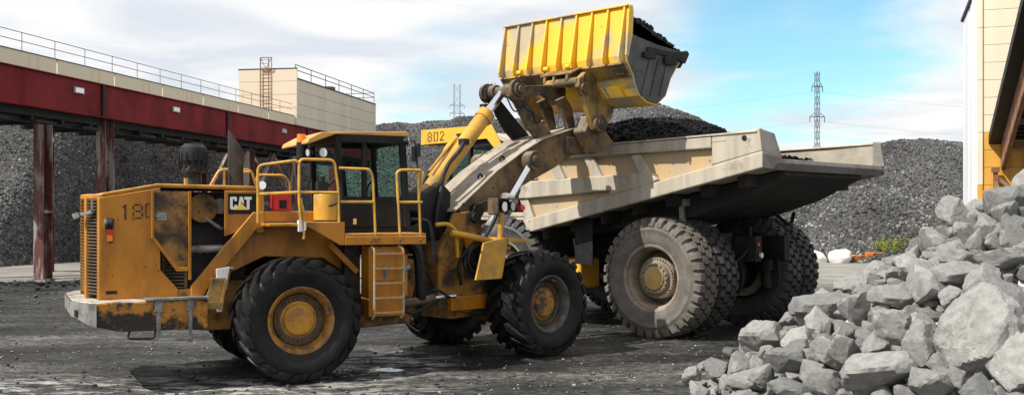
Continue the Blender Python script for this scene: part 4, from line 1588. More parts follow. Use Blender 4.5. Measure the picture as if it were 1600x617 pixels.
# mirrors at the front corner of the cab
mb = MB(flip)
mb.tube([(2.05, 0.83, 4.0), (2.22, 0.92, 3.98), (2.26, 0.95, 3.5)], 0.015, 6)
mb.box(2.18, 2.24, 0.86, 1.02, 3.62, 3.88)
mb.box(2.22, 2.26, 0.94, 1.10, 3.70, 3.92)
mb.build('mirror', M['plastic'], L)
work_lamp(flip, (2.12, 0.86, 3.98), (1, 0.3, 0), 0.07)
# grey filter unit, yellow tank and red fuel can on the deck
mb = MB(flip)
mb.lathe([(0.0, 3.03), (0.19, 3.03), (0.20, 3.01), (0.20, 2.60), (0.0, 2.60)], (0.585, 1.0, 0), 'z', 20)
mb.build('tank', M['cyl_yellow'], L, smooth=40)
mb = MB(flip)
mb.box(0.44, 0.62, 0.90, 1.05, 3.05, 3.24)
mb.cyl((0.53, 0.98, 3.24), (0.53, 0.98, 3.33), 0.05, n=10)
mb.tube(curve([(0.62, 1.0, 3.15), (0.75, 1.1, 3.3), (0.84, 1.1, 3.1), (0.8, 1.1, 2.6)]), 0.02, 6)
mb.tube(curve([(0.44, 1.0, 2.86), (0.6, 1.2, 2.84), (0.8, 1.15, 2.9)]), 0.016, 6)
mb.build('valve', M['plastic'], L)
rb = MB(flip)
rb.prism([(-0.27, 2.75), (0.02, 2.75), (0.02, 3.02), (-0.01, 3.06), (-0.25, 3.06), (-0.28, 3.02)], 0.70, 0.90)
red = rb.build('fuel_can', M['red_box'], L, bevel=0.02, seg=3)
mb = MB(flip)
mb.box(-0.17, -0.05, 0.901, 0.912, 2.79, 2.93)
mb.build('handle', M['dark'], red)
# air intake and exhaust
mb = MB(flip)
mb.lathe([(0.13, 3.14), (0.12, 3.3), (0.13, 3.38), (0.20, 3.385), (0.205, 3.41), (0.19, 3.42), (0.165, 3.50), (0.165, 3.56), (0.215, 3.57), (0.225, 3.70), (0.21, 3.79), (0.14, 3.855), (0.0, 3.86)], (-1.46, 0, 0), 'z', 28)
mb.v = [(x, y - 0.35, z) for x, y, z in mb.v]
pc = mb.build('air_precleaner', M['plastic'], L, smooth=35)
mb = MB(flip)
for k in range(14):
    a = 2 * math.pi * k / 14
    mb.box(-1.46 + 0.222 * math.cos(a) - 0.012, -1.46 + 0.222 * math.cos(a) + 0.012, 0.35 + 0.222 * math.sin(a) - 0.012, 0.35 + 0.222 * math.sin(a) + 0.012, 3.44, 3.72)
mb.build('fins', M['plastic'], pc)
ex = MB(flip)
N_ = 24
vs_ = []
for r, zt in ((0.128, None), (0.118, None)):
    for lev in range(2):
        for k in range(N_):
            a = 2 * math.pi * k / N_
            x, y = r * math.cos(a), r * math.sin(a)
            z = 3.12 if lev == 0 else 3.92 - 1.45 * x * (1 if lev else 0)
            vs_.append((-0.77 + x, 0.33 + y, z))
fs = []
for o_ in (0, 2 * N_):
    fs += [(o_ + k, o_ + (k + 1) % N_, o_ + N_ + (k + 1) % N_, o_ + N_ + k) for k in range(N_)]
fs += [(N_ + k, N_ + (k + 1) % N_, 3 * N_ + (k + 1) % N_, 3 * N_ + k) for k in range(N_)]
ex.add(vs_, fs)
ex.build('exhaust_stack', M['soot'], L, smooth=40)


# --- handrails
def rail(name, lines, mp=flip, r=0.024, m='rail_yellow'):
    mb = MB(mp)
    for pts in lines:
        mb.tube(rounded(pts, 0.09), r, 8)
    return mb.build(name, M[m], L, smooth=45)


V_ = 1.58
rail('handrail', [[(-0.61, V_ - 0.3, 2.56), (-0.61, V_ - 0.3, 3.48), (-0.07, V_, 3.56), (-0.02, V_, 3.5)],
                  [(-0.60, V_ - 0.3, 3.02), (-0.03, V_, 3.05)]])
rail('handrail', [[(0.02, V_, 2.50), (-0.02, V_, 2.9), (-0.02, V_, 3.58), (0.56, V_, 3.58), (0.63, V_, 3.1), (0.64, V_, 2.56)],
                  [(-0.02, V_, 3.05), (0.62, V_, 3.05)], [(0.06, V_, 2.3), (0.06, V_, 2.7), (0.0, V_, 2.95)]])
rail('handrail', [[(0.64, V_, 3.45), (1.17, V_, 3.44), (1.22, V_, 3.3), (1.27, V_, 2.26)], [(0.66, V_, 2.90), (1.24, V_, 2.90)]])
rail('handrail', [[(1.70, V_, 2.26), (1.64, V_, 3.40), (1.72, V_, 3.44), (2.10, V_, 3.44), (2.12, V_ - 0.4, 3.43)],
                  [(1.67, V_, 2.90), (2.10, V_, 2.90)], [(2.07, V_, 2.26), (2.02, V_, 3.40)], [(2.03, V_, 2.95), (2.12, V_, 3.42)]])
rail('handrail', [[(-0.05, -1.3, 2.75), (-0.05, -1.3, 3.42), (0.46, -1.3, 3.42), (0.57, -1.3, 3.28), (0.57, -1.3, 2.75)]])
rail('handrail', [[(-0.99, -1.0, 3.12), (-0.78, -1.0, 3.50), (-0.22, -1.0, 3.50), (-0.10, -1.0, 3.12)], [(-0.70, -1.0, 3.10), (-0.70, -1.0, 3.49)],
                  [(-0.6, -0.75, 3.10), (-0.6, -0.75, 3.45), (-0.3, -0.75, 3.45)]])
mb = MB(flip)
mb.cyl((-1.62, 0.62, 3.17), (-1.62, 0.62, 3.28), 0.035, n=10)
mb.build('filler_cap', M['cyl_yellow'], L, smooth=40)
mb = MB(flip)
mb.box(1.12, 1.18, 0.832, 0.84, 2.52, 2.62)
mb.build('sticker', M['letter_yellow'], L)

# --- middle joint, steering cylinders and hoses
mb = MB(flip)
mb.cyl((HX, 0, 0.75), (HX, 0, 1.75), 0.20, n=18)
mb.box(1.95, 2.20, -0.55, 0.55, 1.2, 1.95)
mb.prism([(2.15, 2.35), (2.55, 2.55), (2.62, 2.2), (2.40, 1.2), (2.2, 0.9), (2.15, 1.2)], 0.3, 0.36)
mb.build('articulation_joint', M['dirty_yellow'], L, bevel=0.02)
mb = MB(flip)
mb.cyl((1.9, 0.95, 1.12), (2.62, 0.85, 1.20), 0.075, n=14)
sc_ = mb.build('steering_cylinder', M['brown_steel'], L, smooth=40)
mb = MB(flip)
mb.cyl((2.62, 0.85, 1.20), (3.05, 0.80, 1.22), 0.04, n=12)
mb.build('piston_rod', M['chrome'], sc_, smooth=40)
mb = MB(flip)
for pts, r in (([(2.12, 1.0, 2.2), (2.25, 1.0, 2.0), (2.32, 0.95, 1.5), (2.35, 0.9, 1.2)], 0.10),
               ([(2.2, 0.8, 2.6), (2.5, 0.85, 2.55), (2.6, 0.85, 2.2), (2.62, 0.85, 1.9)], 0.035),
               ([(2.0, 0.9, 1.95), (2.25, 0.95, 1.9), (2.5, 0.9, 1.6), (2.6, 0.85, 1.4)], 0.03),
               ([(2.3, 0.8, 1.2), (2.6, 0.95, 1.35), (2.9, 0.9, 1.2)], 0.03),
               ([(1.8, 1.0, 1.1), (2.1, 1.1, 0.98), (2.5, 1.0, 1.12)], 0.028)):
    mb.tube(curve(pts), r, 8)
mb.build('hose', M['plastic'], L, smooth=45)
# --- front frame
mb = MB(fm)
for s in (1, -1):
    mb.prism([(-1.95, 1.0), (-1.95, 1.95), (-1.80, 2.2), (-1.55, 2.70), (-1.15, 2.75), (-0.85, 2.45), (-0.35, 1.75), (0.45, 1.5), (0.55, 0.85), (-0.5, 0.70)], s * 0.62 - 0.05, s * 0.62 + 0.05)
mb.box(-1.6, 0.5, -0.57, 0.57, 0.75, 1.3)
mb.build('front_frame', M['dirty_yellow'], L, bevel=0.02)
mb = MB(fm)
mb.box(-1.75, -0.70, 0.68, 0.80, 0.92, 1.17)
mb.build('side_beam', Y, L, bevel=0.01)
mb = MB(fm)
mb.prism([(-1.42, 2.30), (-1.10, 2.34), (-1.02, 2.05), (-1.30, 2.0)], 0.70, 0.76)
mb.build('bracket', Y, L, bevel=0.02)
mb = MB(fm)
mb.lathe([(0.0, 0.80), (0.10, 0.80), (0.11, 0.76), (0.24, 0.76), (0.26, 0.70), (0.38, 0.70), (0.40, 0.60), (0.0, 0.6)], (-1.0, 0, 1.9), 'y', 28)
mb.build('brake_drum', M['dark'], L, smooth=40)
mb = MB(fm)
for pts, r in (([(-1.85, 0.9, 2.35), (-1.45, 1.0, 2.28), (-1.05, 1.15, 2.18), (-0.75, 1.3, 2.05)], 0.062),):
    mb.tube(curve(pts), r, 10)
mb.tube(rounded([(-2.05, 0.7, 2.5), (-1.8, 0.75, 2.52), (-1.62, 0.78, 2.4), (-1.60, 0.8, 1.9)], 0.12), 0.04, 8)
mb.build('steel_pipe', M['cyl_yellow'], L, smooth=45)
mb = MB(fm)
for pts in ([(-1.45, 0.9, 2.0), (-1.60, 1.0, 1.75), (-1.45, 1.0, 1.55), (-1.05, 1.0, 1.52)],
            [(-1.15, 0.9, 2.15), (-1.45, 1.0, 2.05), (-1.52, 1.0, 1.8), (-1.4, 1.0, 1.62)],
            [(-1.05, 0.8, 2.2), (-1.35, 0.95, 2.15), (-1.65, 0.9, 1.8), (-1.6, 0.9, 1.4)]):
    mb.tube(curve(pts), 0.032, 8)
mb.build('hose', M['plastic'], L, smooth=45)
# front fender and lamp post
mb = MB(fm)
mb.prism([(-1.60, 2.18), (-1.0, 2.27), (-1.15, 1.52), (-1.80, 1.52)], 1.46, 1.50)
mb.prism([(-1.0, 2.27), (-0.42, 2.23), (-0.42, 2.16), (-0.98, 2.18)], 0.90, 1.50)
mb.prism([(-1.02, 2.26), (-0.94, 2.2), (-1.09, 1.54), (-1.15, 1.52)], 0.95, 1.455)
mb.build('front_fender', M['cyl_yellow'], L, bevel=0.008)
mb = MB(fm)
mb.cyl((-1.12, 1.42, 2.24), (-1.08, 1.42, 2.72), 0.055, n=12)
mb.build('lamp_post', M['cyl_yellow'], L, smooth=40)
mb = MB(fm)
mb.box(-1.30, -0.78, 1.30, 1.33, 2.68, 2.98)
mb.box(-1.30, -0.60, 1.30, 1.56, 2.96, 2.99)
mb.box(-1.31, -1.28, 1.30, 1.56, 2.70, 2.958)
mb.build('lamp_box', M['brown_steel'], L)
work_lamp(fm, (-1.10, 1.52, 2.83), (0.2, 1, 0), 0.10)
work_lamp(fm, (-0.88, 1.52, 2.84), (0.3, 1, 0), 0.10)
mb = MB(fm)
mb.cyl((-0.66, 1.5, 2.80), (-0.66, 1.56, 2.82), 0.06, n=12)
mb.build('marker_lamp', M['red_lamp'], L, smooth=40)

# --- boom
BP = [(-1.30, 2.80), (-0.33, 3.49), (0.40, 3.90), (1.0, 4.19), (1.7, 4.38), (2.2, 4.52), (2.42, 4.30), (2.30, 4.08), (1.45, 3.66), (0.13, 3.12), (-0.5, 2.80), (-0.86, 2.55), (-1.1, 2.55)]
mb = MB(fm)
mb.prism(BP, -0.48, 0.48)
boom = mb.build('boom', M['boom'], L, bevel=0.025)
mb = MB(fm)
tp = BP[:6]
pl = [(u, z + 0.012) for u, z in tp] + [(u, z + 0.045) for u, z in reversed(tp)]
mb.prism([(-1.42, 2.73)] + pl[:6] + pl[6:] + [(-1.42, 2.765)], -0.54, 0.54)
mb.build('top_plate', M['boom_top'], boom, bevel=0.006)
mb = MB(fm)
for s in (1, -1):
    mb.prism([(1.9, 4.40), (2.12, 4.74), (2.30, 4.74), (2.42, 4.58), (2.85, 4.22), (2.62, 4.08), (2.2, 3.95)], s * 0.70 - 0.18, s * 0.70 + 0.18)
mb.box(1.7, 2.3, -0.55, 0.55, 3.95, 4.3)
mb.build('boom_fork', M['boom'], boom, bevel=0.025)
mb = MB(fm)
for u in (-0.55, 0.05):
    mb.tube([(u + 0.09 * math.cos(a) * 0.7, 0.30, 0.05 + (3.33 if u < -0.3 else 3.70) + 0.09 * math.sin(a)) for a in [k * math.pi / 6 for k in range(7)]], 0.022, 6)
mb.build('lifting_eye', M['dark'], boom)
mb = MB(fm)
mb.tube(curve([(-1.0, 0.56, 2.45), (-1.02, 0.56, 2.7), (-0.8, 0.56, 2.9), (-0.3, 0.56, 2.98), (0.1, 0.55, 3.15), (0.35, 0.55, 3.35)]), 0.026, 8)
mb.build('hose', M['brown_steel'], boom, smooth=45)
mb = MB(fm)
mb.cyl((-0.88, -0.62, 2.76), (-0.88, 0.62, 2.76), 0.13, n=20)
mb.cyl((-1.05, -0.75, 2.62), (-1.05, 0.75, 2.62), 0.10, n=20)
mb.build('hinge_pin', M['dark'], boom, smooth=40)
# --- lift cylinders
for s in (1, -1):
    v = 0.74 * s
    mb = MB(fm)
    top_, low = Vector((0.45, v, 3.74)), Vector((-0.95, v, 2.05))
    d = (top_ - low).normalized()
    mb.cyl(low, low + d * 1.15, 0.17, n=20)
    mb.cyl(low + d * 1.15, low + d * 1.22, 0.185, n=20)
    lc = mb.build('lift_cylinder', M['grey_steel'], L, smooth=40)
    mb = MB(fm)
    mb.cyl(low + d * 1.22, top_, 0.075, n=16)
    mb.build('piston_rod', M['chrome'], lc, smooth=40)
    mb = MB(fm)
    mb.lathe([(0.0, -0.11), (0.19, -0.11), (0.20, -0.09), (0.20, 0.09), (0.19, 0.11), (0.11, 0.11), (0.10, 0.14), (0.0, 0.14)], (0.45, v, 3.74), 'y', 24)
    mb.build('rod_eye', M['brown_steel'], lc, smooth=40)
mb = MB(fm)
mb.tube(curve([(-1.15, 0.95, 2.15), (-0.85, 0.95, 2.5), (-0.72, 0.95, 2.75), (-0.65, 0.9, 2.95)]), 0.04, 8)
mb.build('hose', M['plastic'], L, smooth=45)
# --- tilt cylinder on the centre line
a_, b_ = Vector((-1.52, 0.0, 3.22)), Vector((0.37, 0.0, 5.17))
d = (b_ - a_).normalized()
mb = MB(fm)
mb.cyl(a_ - d * 0.35, a_ + d * 2.03, 0.155, n=24)
mb.cyl(a_ + d * 1.88, a_ + d * 2.06, 0.178, n=24)
tc_ = mb.build('tilt_cylinder', M['cyl_yellow'], L, smooth=40)
mb = MB(fm)
mb.cyl(a_ + d * 2.06, b_, 0.085, n=16)
mb.build('piston_rod', M['chrome'], tc_, smooth=40)
mb = MB(fm)
mb.tube(curve([(-1.5, -0.12, 3.40), (-1.18, -0.16, 3.70), (-0.96, -0.2, 4.00), (-0.76, -0.2, 4.13), (-0.56, -0.1, 4.15)]), 0.045, 8)
mb.tube([(-1.6, 0.0, 3.5), (-0.85, -0.05, 4.2)], 0.03, 8)
mb.build('oil_pipe', M['cyl_yellow'], tc_, smooth=45)
mb = MB(fm)
for pts in ([(-1.66, -0.25, 2.65), (-1.60, -0.25, 3.11), (-1.36, -0.25, 3.57), (-0.98, -0.25, 3.89), (-0.38, -0.25, 4.30), (0.05, -0.25, 4.64), (0.22, -0.3, 4.83)],
            [(-1.56, 0.28, 2.85), (-1.53, 0.28, 3.29), (-1.37, 0.28, 3.62), (-1.08, 0.28, 3.90), (-0.92, 0.24, 4.08)],
            [(-1.75, 0.35, 2.5), (-1.68, 0.35, 2.9), (-1.55, 0.3, 3.2)]):
    mb.tube(curve(pts), 0.042, 8)
mb.box(-0.62, -0.46, -0.33, -0.17, 4.16, 4.28)
mb.box(-0.98, -0.84, 0.14, 0.30, 4.02, 4.14)
mb.box(0.06, 0.28, -0.36, -0.2, 4.72, 4.92)
mb.build('hose', M['plastic'], L, smooth=45)
mb = MB(fm)
mb.prism([(-2.1, 2.2), (-2.1, 2.75), (-1.85, 3.1), (-1.55, 3.3), (-1.3, 3.1), (-1.35, 2.5), (-1.6, 2.2)], -0.35, 0.30)
mb.build('cylinder_mount', M['dark'], L, bevel=0.03)
# --- bell crank and link
mb = MB(fm)
mb.cyl((0.37, -0.47, 5.17), (0.37, 0.47, 5.17), 0.105, n=20)
for v0, v1, r in ((-0.50, -0.42, 0.20), (-0.30, -0.16, 0.15), (0.12, 0.24, 0.15), (0.36, 0.44, 0.21), (0.44, 0.50, 0.14), (0.50, 0.55, 0.08)):
    mb.cyl((0.37, v0, 5.17), (0.37, v1, 5.17), r, n=24)
pinb = mb.build('pivot_tube', M['brown_steel'], L, smooth=35)
for v0, v1 in ((0.24, 0.34), (-0.42, -0.32)):
    mb = MB(fm)
    mb.prism([(0.20, 5.22), (0.37, 5.36), (0.55, 5.28), (0.62, 5.05), (0.95, 4.78), (1.30, 4.50), (1.58, 4.30), (1.50, 4.12), (1.15, 4.15), (0.80, 4.42), (0.55, 4.72), (0.45, 4.90), (0.22, 5.03)], v0, v1)
    mb.build('bell_crank', M['brown_steel'] if v0 > 0 else M['dark'], L, bevel=0.015)
mb = MB(fm)
mb.prism([(0.5, 5.26), (0.6, 5.29), (1.86, 5.42), (2.05, 5.36), (2.05, 5.12), (1.92, 5.10), (1.72, 4.98), (1.60, 5.10), (1.35, 5.18), (0.75, 5.06), (0.5, 5.06)], 0.05, 0.22)
mb.build('tilt_link', M['brown_steel'], L, bevel=0.015)
for v in (-0.12, 0.42):
    mb = MB(fm)
    mb.prism([(1.50, 5.05), (1.75, 5.15), (1.95, 4.95), (2.06, 4.60), (2.02, 4.35), (1.86, 4.35), (1.80, 4.60), (1.62, 4.90)], v - 0.05, v + 0.05)
    mb.build('hook_plate', M['brown_steel'], L, bevel=0.012)
mb = MB(fm)
mb.tube(curve([(0.45, 0.42, 4.98), (0.55, 0.50, 4.78), (0.75, 0.46, 4.75), (0.9, 0.42, 4.55), (1.05, 0.42, 4.62)]), 0.018, 6)
mb.tube(curve([(0.3, 0.2, 5.0), (0.35, 0.35, 4.75), (0.5, 0.45, 4.85), (0.6, 0.42, 5.0)]), 0.016, 6)
mb.build('hose', M['dark'], L, smooth=45)

# --- bucket: shell swept along its width, ribs, side plates, lip
BW = 1.93


def fb(u, v, z):
    """the bucket reaches further out on the near side of the boom"""
    return front(u, v * 0.92 + 0.155, z)


OUT = [(2.03, 6.87), (1.93, 5.88), (1.96, 5.72), (2.13, 5.52), (2.22, 5.30), (2.36, 5.10), (2.60, 4.98), (2.95, 4.94), (3.28, 5.16), (3.46, 5.54), (3.84, 5.98), (3.95, 6.08)]
def offset(poly, t):
    out = []
    for i, (u, z) in enumerate(poly):
        a = Vector(poly[max(i - 1, 0)])
        b = Vector(poly[min(i + 1, len(poly) - 1)])
        tt = (b - a).normalized()
        out.append((u - tt.y * t, z + tt.x * t))
    return out
IN = offset(OUT, 0.06)
mb = MB(fb)
mb.prism(OUT + IN[::-1], -BW, BW)
bucket = mb.build('bucket', M['bucket_yellow'], L, bevel=0.008)
for s in (-1, 1):
    mb = MB(fb)
    sp_ = [(2.09, 6.33), (2.0, 5.85), (2.02, 5.72), (2.18, 5.52), (2.26, 5.30), (2.38, 5.13), (2.62, 5.0), (2.95, 4.96), (3.26, 5.18), (3.44, 5.55), (3.62, 5.78), (3.98, 6.14), (3.0, 6.20), (2.45, 6.27)]
    mb.prism(sp_, s * (BW - 0.05), s * (BW + 0.005))
    sd = mb.build('side_plate', M['side_grey'], bucket)
    mb = MB(fb)
    mb.prism([(2.55, 5.98), (2.62, 6.12), (3.4, 6.10), (4.02, 6.17), (4.07, 6.12), (3.92, 5.90), (3.80, 5.92), (3.55, 5.98), (3.0, 6.0)], s * (BW + 0.006), s * (BW + 0.05))
    mb.box(2.45, 2.85, min(s * (BW + 0.02), s * (BW + 0.075)), max(s * (BW + 0.02), s * (BW + 0.075)), 5.88, 6.0)
    mb.box(3.15, 3.55, min(s * (BW + 0.05), s * (BW + 0.085)), max(s * (BW + 0.05), s * (BW + 0.085)), 5.82, 5.98)
    mb.build('side_cutter', M['dark'], sd, bevel=0.01)
    mb = MB(fb)
    for du in (0.0, 0.30, 0.60):
        mb.bar((2.42 + du, s * (BW + 0.012), 5.1 + du * 0.05), (2.72 + du, s * (BW + 0.012), 5.92), 0.03, 0.02)
    mb.build('wear_strip', M['side_grey'], sd)
    mb = MB(fb)
    mb.prism([(2.03, 6.90), (2.14, 6.90), (2.17, 6.78), (2.13, 6.3), (2.0, 5.85), (1.93, 5.88)], s * BW - 0.02, s * BW + 0.02)
    mb.build('end_rib', M['bucket_yellow'], bucket, bevel=0.008)
mb = MB(fb)
mb.box(1.97, 2.09, -BW, BW, 6.872, 6.91)
mb.build('top_edge', M['bucket_yellow'], bucket, bevel=0.01)
mb = MB(fb)
mb.prism([(3.74, 5.86), (3.80, 5.80), (4.10, 6.13), (4.05, 6.20)], -BW, BW)
mb.build('cutting_edge', M['dark'], bucket)
ribm = MB(fb)
for k in range(9):
    v = -1.86 + k * 0.463
    mb = MB(fb)
    mb.prism([(2.025, 6.86), (1.98, 6.86), (1.775, 5.84), (1.80, 5.73), (1.95, 5.74)], v - 0.022, v + 0.022)
    mb.build('rib', M['bucket_yellow'], bucket)
# spill band and the hitch brackets
mb = MB(fb)
mb.prism([(1.925, 5.74), (1.955, 5.70), (2.13, 5.50), (2.10, 5.46), (1.88, 5.70)], -BW + 0.01, BW - 0.01)
mb.build('band', M['hitch'], bucket)
for v, z0 in ((-1.0, 0), (0.42, 0), (-0.2, 0)):
    mb = MB(fm)
    mb.lathe([(0.0, 0), (0.055, 0), (0.055, 0.12), (0.0, 0.12)], (1.83, v, 5.78), 'y', 12)
    mb.build('lifting_eye', M['bucket_yellow'], bucket, smooth=40)
for v in (-0.92, 0.92):
    for w in (-0.20, 0.14) if v < 0 else (-0.14, 0.20):
        pass
    mb = MB(fm)
    mb.prism([(1.80, 5.62), (1.62, 5.48), (1.60, 5.30), (1.74, 5.12), (1.98, 4.62), (2.06, 4.44), (2.22, 4.38), (2.42, 4.46), (2.62, 4.70), (2.75, 4.96), (2.3, 5.14), (2.1, 5.5)], v - 0.06, v + 0.06)
    mb.build('hitch_plate', M['hitch'], bucket, bevel=0.012)
    mb = MB(fm)
    mb.lathe([(0.0, -0.14), (0.19, -0.14), (0.20, -0.12), (0.20, 0.12), (0.19, 0.14), (0.12, 0.14), (0.115, 0.17), (0.07, 0.17), (0.06, 0.19), (0, 0.19)], (2.22, v, 4.57), 'y', 24)
    mb.build('hitch_pin', M['brown_steel'], bucket, smooth=35)
mb = MB(fm)
mb.prism([(1.90, 5.72), (1.60, 5.60), (1.58, 5.46), (1.70, 5.30), (1.80, 5.52), (2.05, 5.52)], 0.60, 0.68)
mb.prism([(1.90, 5.72), (1.60, 5.60), (1.58, 5.46), (1.70, 5.30), (1.80, 5.52), (2.05, 5.52)], -0.02, 0.04)
mb.prism([(1.90, 5.72), (1.60, 5.60), (1.58, 5.46), (1.70, 5.30), (1.80, 5.52), (2.05, 5.52)], 0.24, 0.30)
mb.prism([(1.93, 5.75), (1.58, 5.62), (1.58, 5.58), (1.93, 5.70)], -0.10, 0.78)
mb.cyl((1.68, -0.02, 5.42), (1.68, 0.90, 5.42), 0.09, n=16)
mb.build('tilt_bracket', M['hitch'], bucket, bevel=0.008)
mb = MB(fm)
for z in (5.50, 5.28):
    mb.cyl((1.74, 0.975, z), (1.74, 1.03, z), 0.10 if z < 5.4 else 0.065, n=16)
mb.prism([(1.66, 5.24), (1.78, 5.2), (1.83, 5.5), (1.70, 5.52)], 0.981, 1.0)
mb.build('pin_plate', M['brown_steel'], bucket, bevel=0.008)
mb = MB(fm)
for poly in ([(0, 0), (1, 0), (1, .08), (0, .08)], [(0, .5), (1, .5), (1, .58), (0, .58)], [(0, .08), (.08, .08), (.08, .5), (0, .5)], [(.92, .08), (1, .08), (1, .5), (.92, .5)]):
    q = [(1.915 + 0.155 * (1 - b), 1.55 + 0.30 * a, 5.735 - 0.2 * (1 - b)) for a, b in poly]
    mb.add([(u - 0.035, v, z - 0.03) for u, v, z in q] + [(u - 0.02, v, z - 0.01) for u, v, z in q], [(0, 1, 2, 3), (7, 6, 5, 4), (0, 4, 5, 1), (1, 5, 6, 2), (2, 6, 7, 3), (3, 7, 4, 0)])
mb.build('rating_plate', M['brown_steel'], bucket)

# ore in the bucket
def to_world(parent, p):
    return Matrix.Translation(parent.location) @ Matrix.Rotation(parent.rotation_euler.z, 4, 'Z') @ Vector(p)


us_ = axis([(2.14, 4.06, 0.085)])
vv = axis([(-1.86, 1.86, 0.09)])


def heap(u, v):
    e = min(1, (1.87 - abs(v)) / 0.35)
    z = 6.80 - (u - 2.14) * 0.29 + 0.16 * math.sin((u - 2.14) * 1.7) * e
    z += 0.10 * fbm(u, v, 2.2, 3) + 0.07 * fbm(u, v, 6, 2) - 0.16 * (1 - e)
    return z


mb = MB(lambda u, v, z: tuple(to_world(L, fb(u, v, z))))
mb.v, mb.f = [], []
hv_, hf_ = heightfield(us_, vv, heap)
mb.add(hv_, hf_)
k0 = len(us_)
bore = mb.build('ore_heap', M['coal'], smooth=50)
tag(bore, 'heap of black ore filling the raised loader bucket', 'ore', kind='stuff')
scatter_nodes(bore, 150, 0.03, 0.14, M['coal_lump'], 2, 0.8)


# ------------------------------------------------------------------ the dump truck
TA = R(180 - 43.83)
T = thing('dump_truck', 'huge dusty tan dump truck with raised tail being loaded with black ore', 'dump truck', (4.774, 23.995, 0), TA)
TAN, OCH = M['body_tan'], M['body_ochre']
low_t = lambda u: 2.52 + (3.6 - u) * 0.2179        # top line of the lowest side beam
mb = MB()
mb.prism([(3.55, 2.30), (-2.80, 3.64), (-2.78, 3.78), (3.50, 2.46)], -2.58, 2.58)
body = mb.build('dump_body', TAN, T)
for s in (1, -1):
    mb = MB()
    mb.prism([(3.72, 4.10), (3.72, 2.75), (3.50, 2.35), (-2.72, 3.70), (-2.72, 4.30), (-1.6, 4.22)], s * 2.55, s * 2.62)
    side = mb.build('side_wall', OCH, body)
    mb = MB()
    mb.prism([(3.70, 4.10), (3.70, 2.80), (3.50, 2.42), (-2.71, 3.75), (-2.71, 4.29), (-1.6, 4.21)], s * 2.535, s * 2.549)
    mb.build('liner', M['body_grey2'], side)

    def part(poly, name='side_beam', m=TAN, v1=2.76, b=0.025):
        mb_ = MB()
        mb_.prism(poly, s * 2.621, s * v1)
        return mb_.build(name, m, side, bevel=b)
    part([(-1.655, 4.03), (3.95, 3.93), (3.95, 4.14), (-1.655, 4.27)])
    part([(-1.66, 4.29), (-2.76, 4.38), (-2.815, 3.88), (-1.66, low_t(-1.66))], 'tail_panel', TAN, 2.752)
    part([(3.62, low_t(3.62) + 0.01), (-2.83, low_t(-2.83)), (-2.83, 3.60), (3.36, 2.26), (3.52, 2.40)], 'lower_beam', TAN, 2.765)
    part([(3.76, 3.10), (3.62, 3.38), (3.47, 3.46), (-0.16, 3.57), (-0.30, 3.42), (-0.16, 3.33), (0.97, 3.095), (0.97, 3.20), (3.74, 3.04)], 'middle_beam', TAN, 2.768)
    for a in (0.16, 1.50, 2.60, 3.5):
        part([(a, 3.97), (a + 0.27, 3.97), (a + 0.0, 3.50), (a - 0.28, 3.50)], 'post', TAN, 2.72, 0.012)
    part([(3.76, 3.05), (3.50, 3.05), (3.30, 2.60), (3.55, 2.55)], 'post', TAN, 2.72, 0.012)
    mb = MB()
    mb.box(-2.70, 3.9, s * 2.50 if s > 0 else -2.78, 2.78 if s > 0 else s * 2.50, 4.262, 4.30)
    mb.v = [(x, y, z - (x + 1.66) * 0.0232 + 0.012) for x, y, z in mb.v]
    mb.build('rail_cap', TAN, side, bevel=0.012)
    # chamfered end of the wall
    mb = MB()
    a0, a1 = s * 2.40, s * 2.752
    mb.add([(-2.765, a1, 4.37), (-2.82, a1, 3.88), (-2.86, a1, 3.60), (-2.90, s * 2.42, 4.28), (-3.02, s * 2.34, 3.80), (-2.92, s * 2.5, 3.58),
            (-2.68, s * 2.50, 4.36), (-2.70, s * 2.45, 3.70)],
           [(0, 1, 4, 3), (1, 2, 5, 4), (0, 3, 6), (3, 4, 7, 6), (4, 5, 7), (2, 7, 5), (0, 6, 7, 2, 1)])
    mb.build('wall_end', M['body_grey'], side)
    mb = MB()
    mb.cyl((-2.42, s * 2.755, 4.20), (-2.42, s * 2.765, 4.20), 0.055, n=20)
    mb.build('lifting_hole', M['dark'], side)
    mb = MB()
    mb.prism([(-1.64, 4.15), (-2.0, 4.165), (-2.0, 4.16), (-1.64, 4.145)], s * 2.7525, s * 2.756)
    mb.prism([(-1.66, 3.70), (-2.80, 3.945), (-2.80, 3.938), (-1.66, 3.693)], s * 2.7525, s * 2.756)
    mb.build('weld_seam', M['dark'], side)
# rear lip and front wall, canopy
mb = MB()
mb.prism([(-2.72, 3.785), (-2.95, 3.79), (-2.99, 3.70), (-2.88, 3.56), (-2.72, 3.62)], -2.42, 2.42)
mb.build('tail_lip', M['body_grey'], body, bevel=0.01)
mb = MB()
mb.prism([(3.55, 2.30), (3.68, 2.30), (4.05, 4.35), (3.92, 4.35)], -2.57, 2.57)
mb.build('front_wall', TAN, body)
mb = MB()
mb.prism([(3.93, 4.25), (4.05, 4.20), (5.15, 4.60), (7.90, 4.60), (7.94, 4.68), (5.05, 4.72)], -2.2, 2.15)
can = mb.build('canopy', TAN, body, bevel=0.02)
mb = MB()
mb.prism([(7.94, 4.55), (7.94, 4.95), (5.25, 4.95), (4.70, 4.15), (4.92, 4.15), (5.40, 4.60), (6.6, 4.57)], 2.155, 2.205)
mb.box(7.89, 7.94, -2.2, 2.154, 4.55, 4.95)
mb.prism([(7.94, 4.55), (7.94, 4.95), (5.25, 4.95), (4.70, 4.15), (4.92, 4.15), (5.40, 4.60), (6.6, 4.57)], -2.255, -2.205)
mb.build('number_board', M['truck_yellow'], can, bevel=0.008)
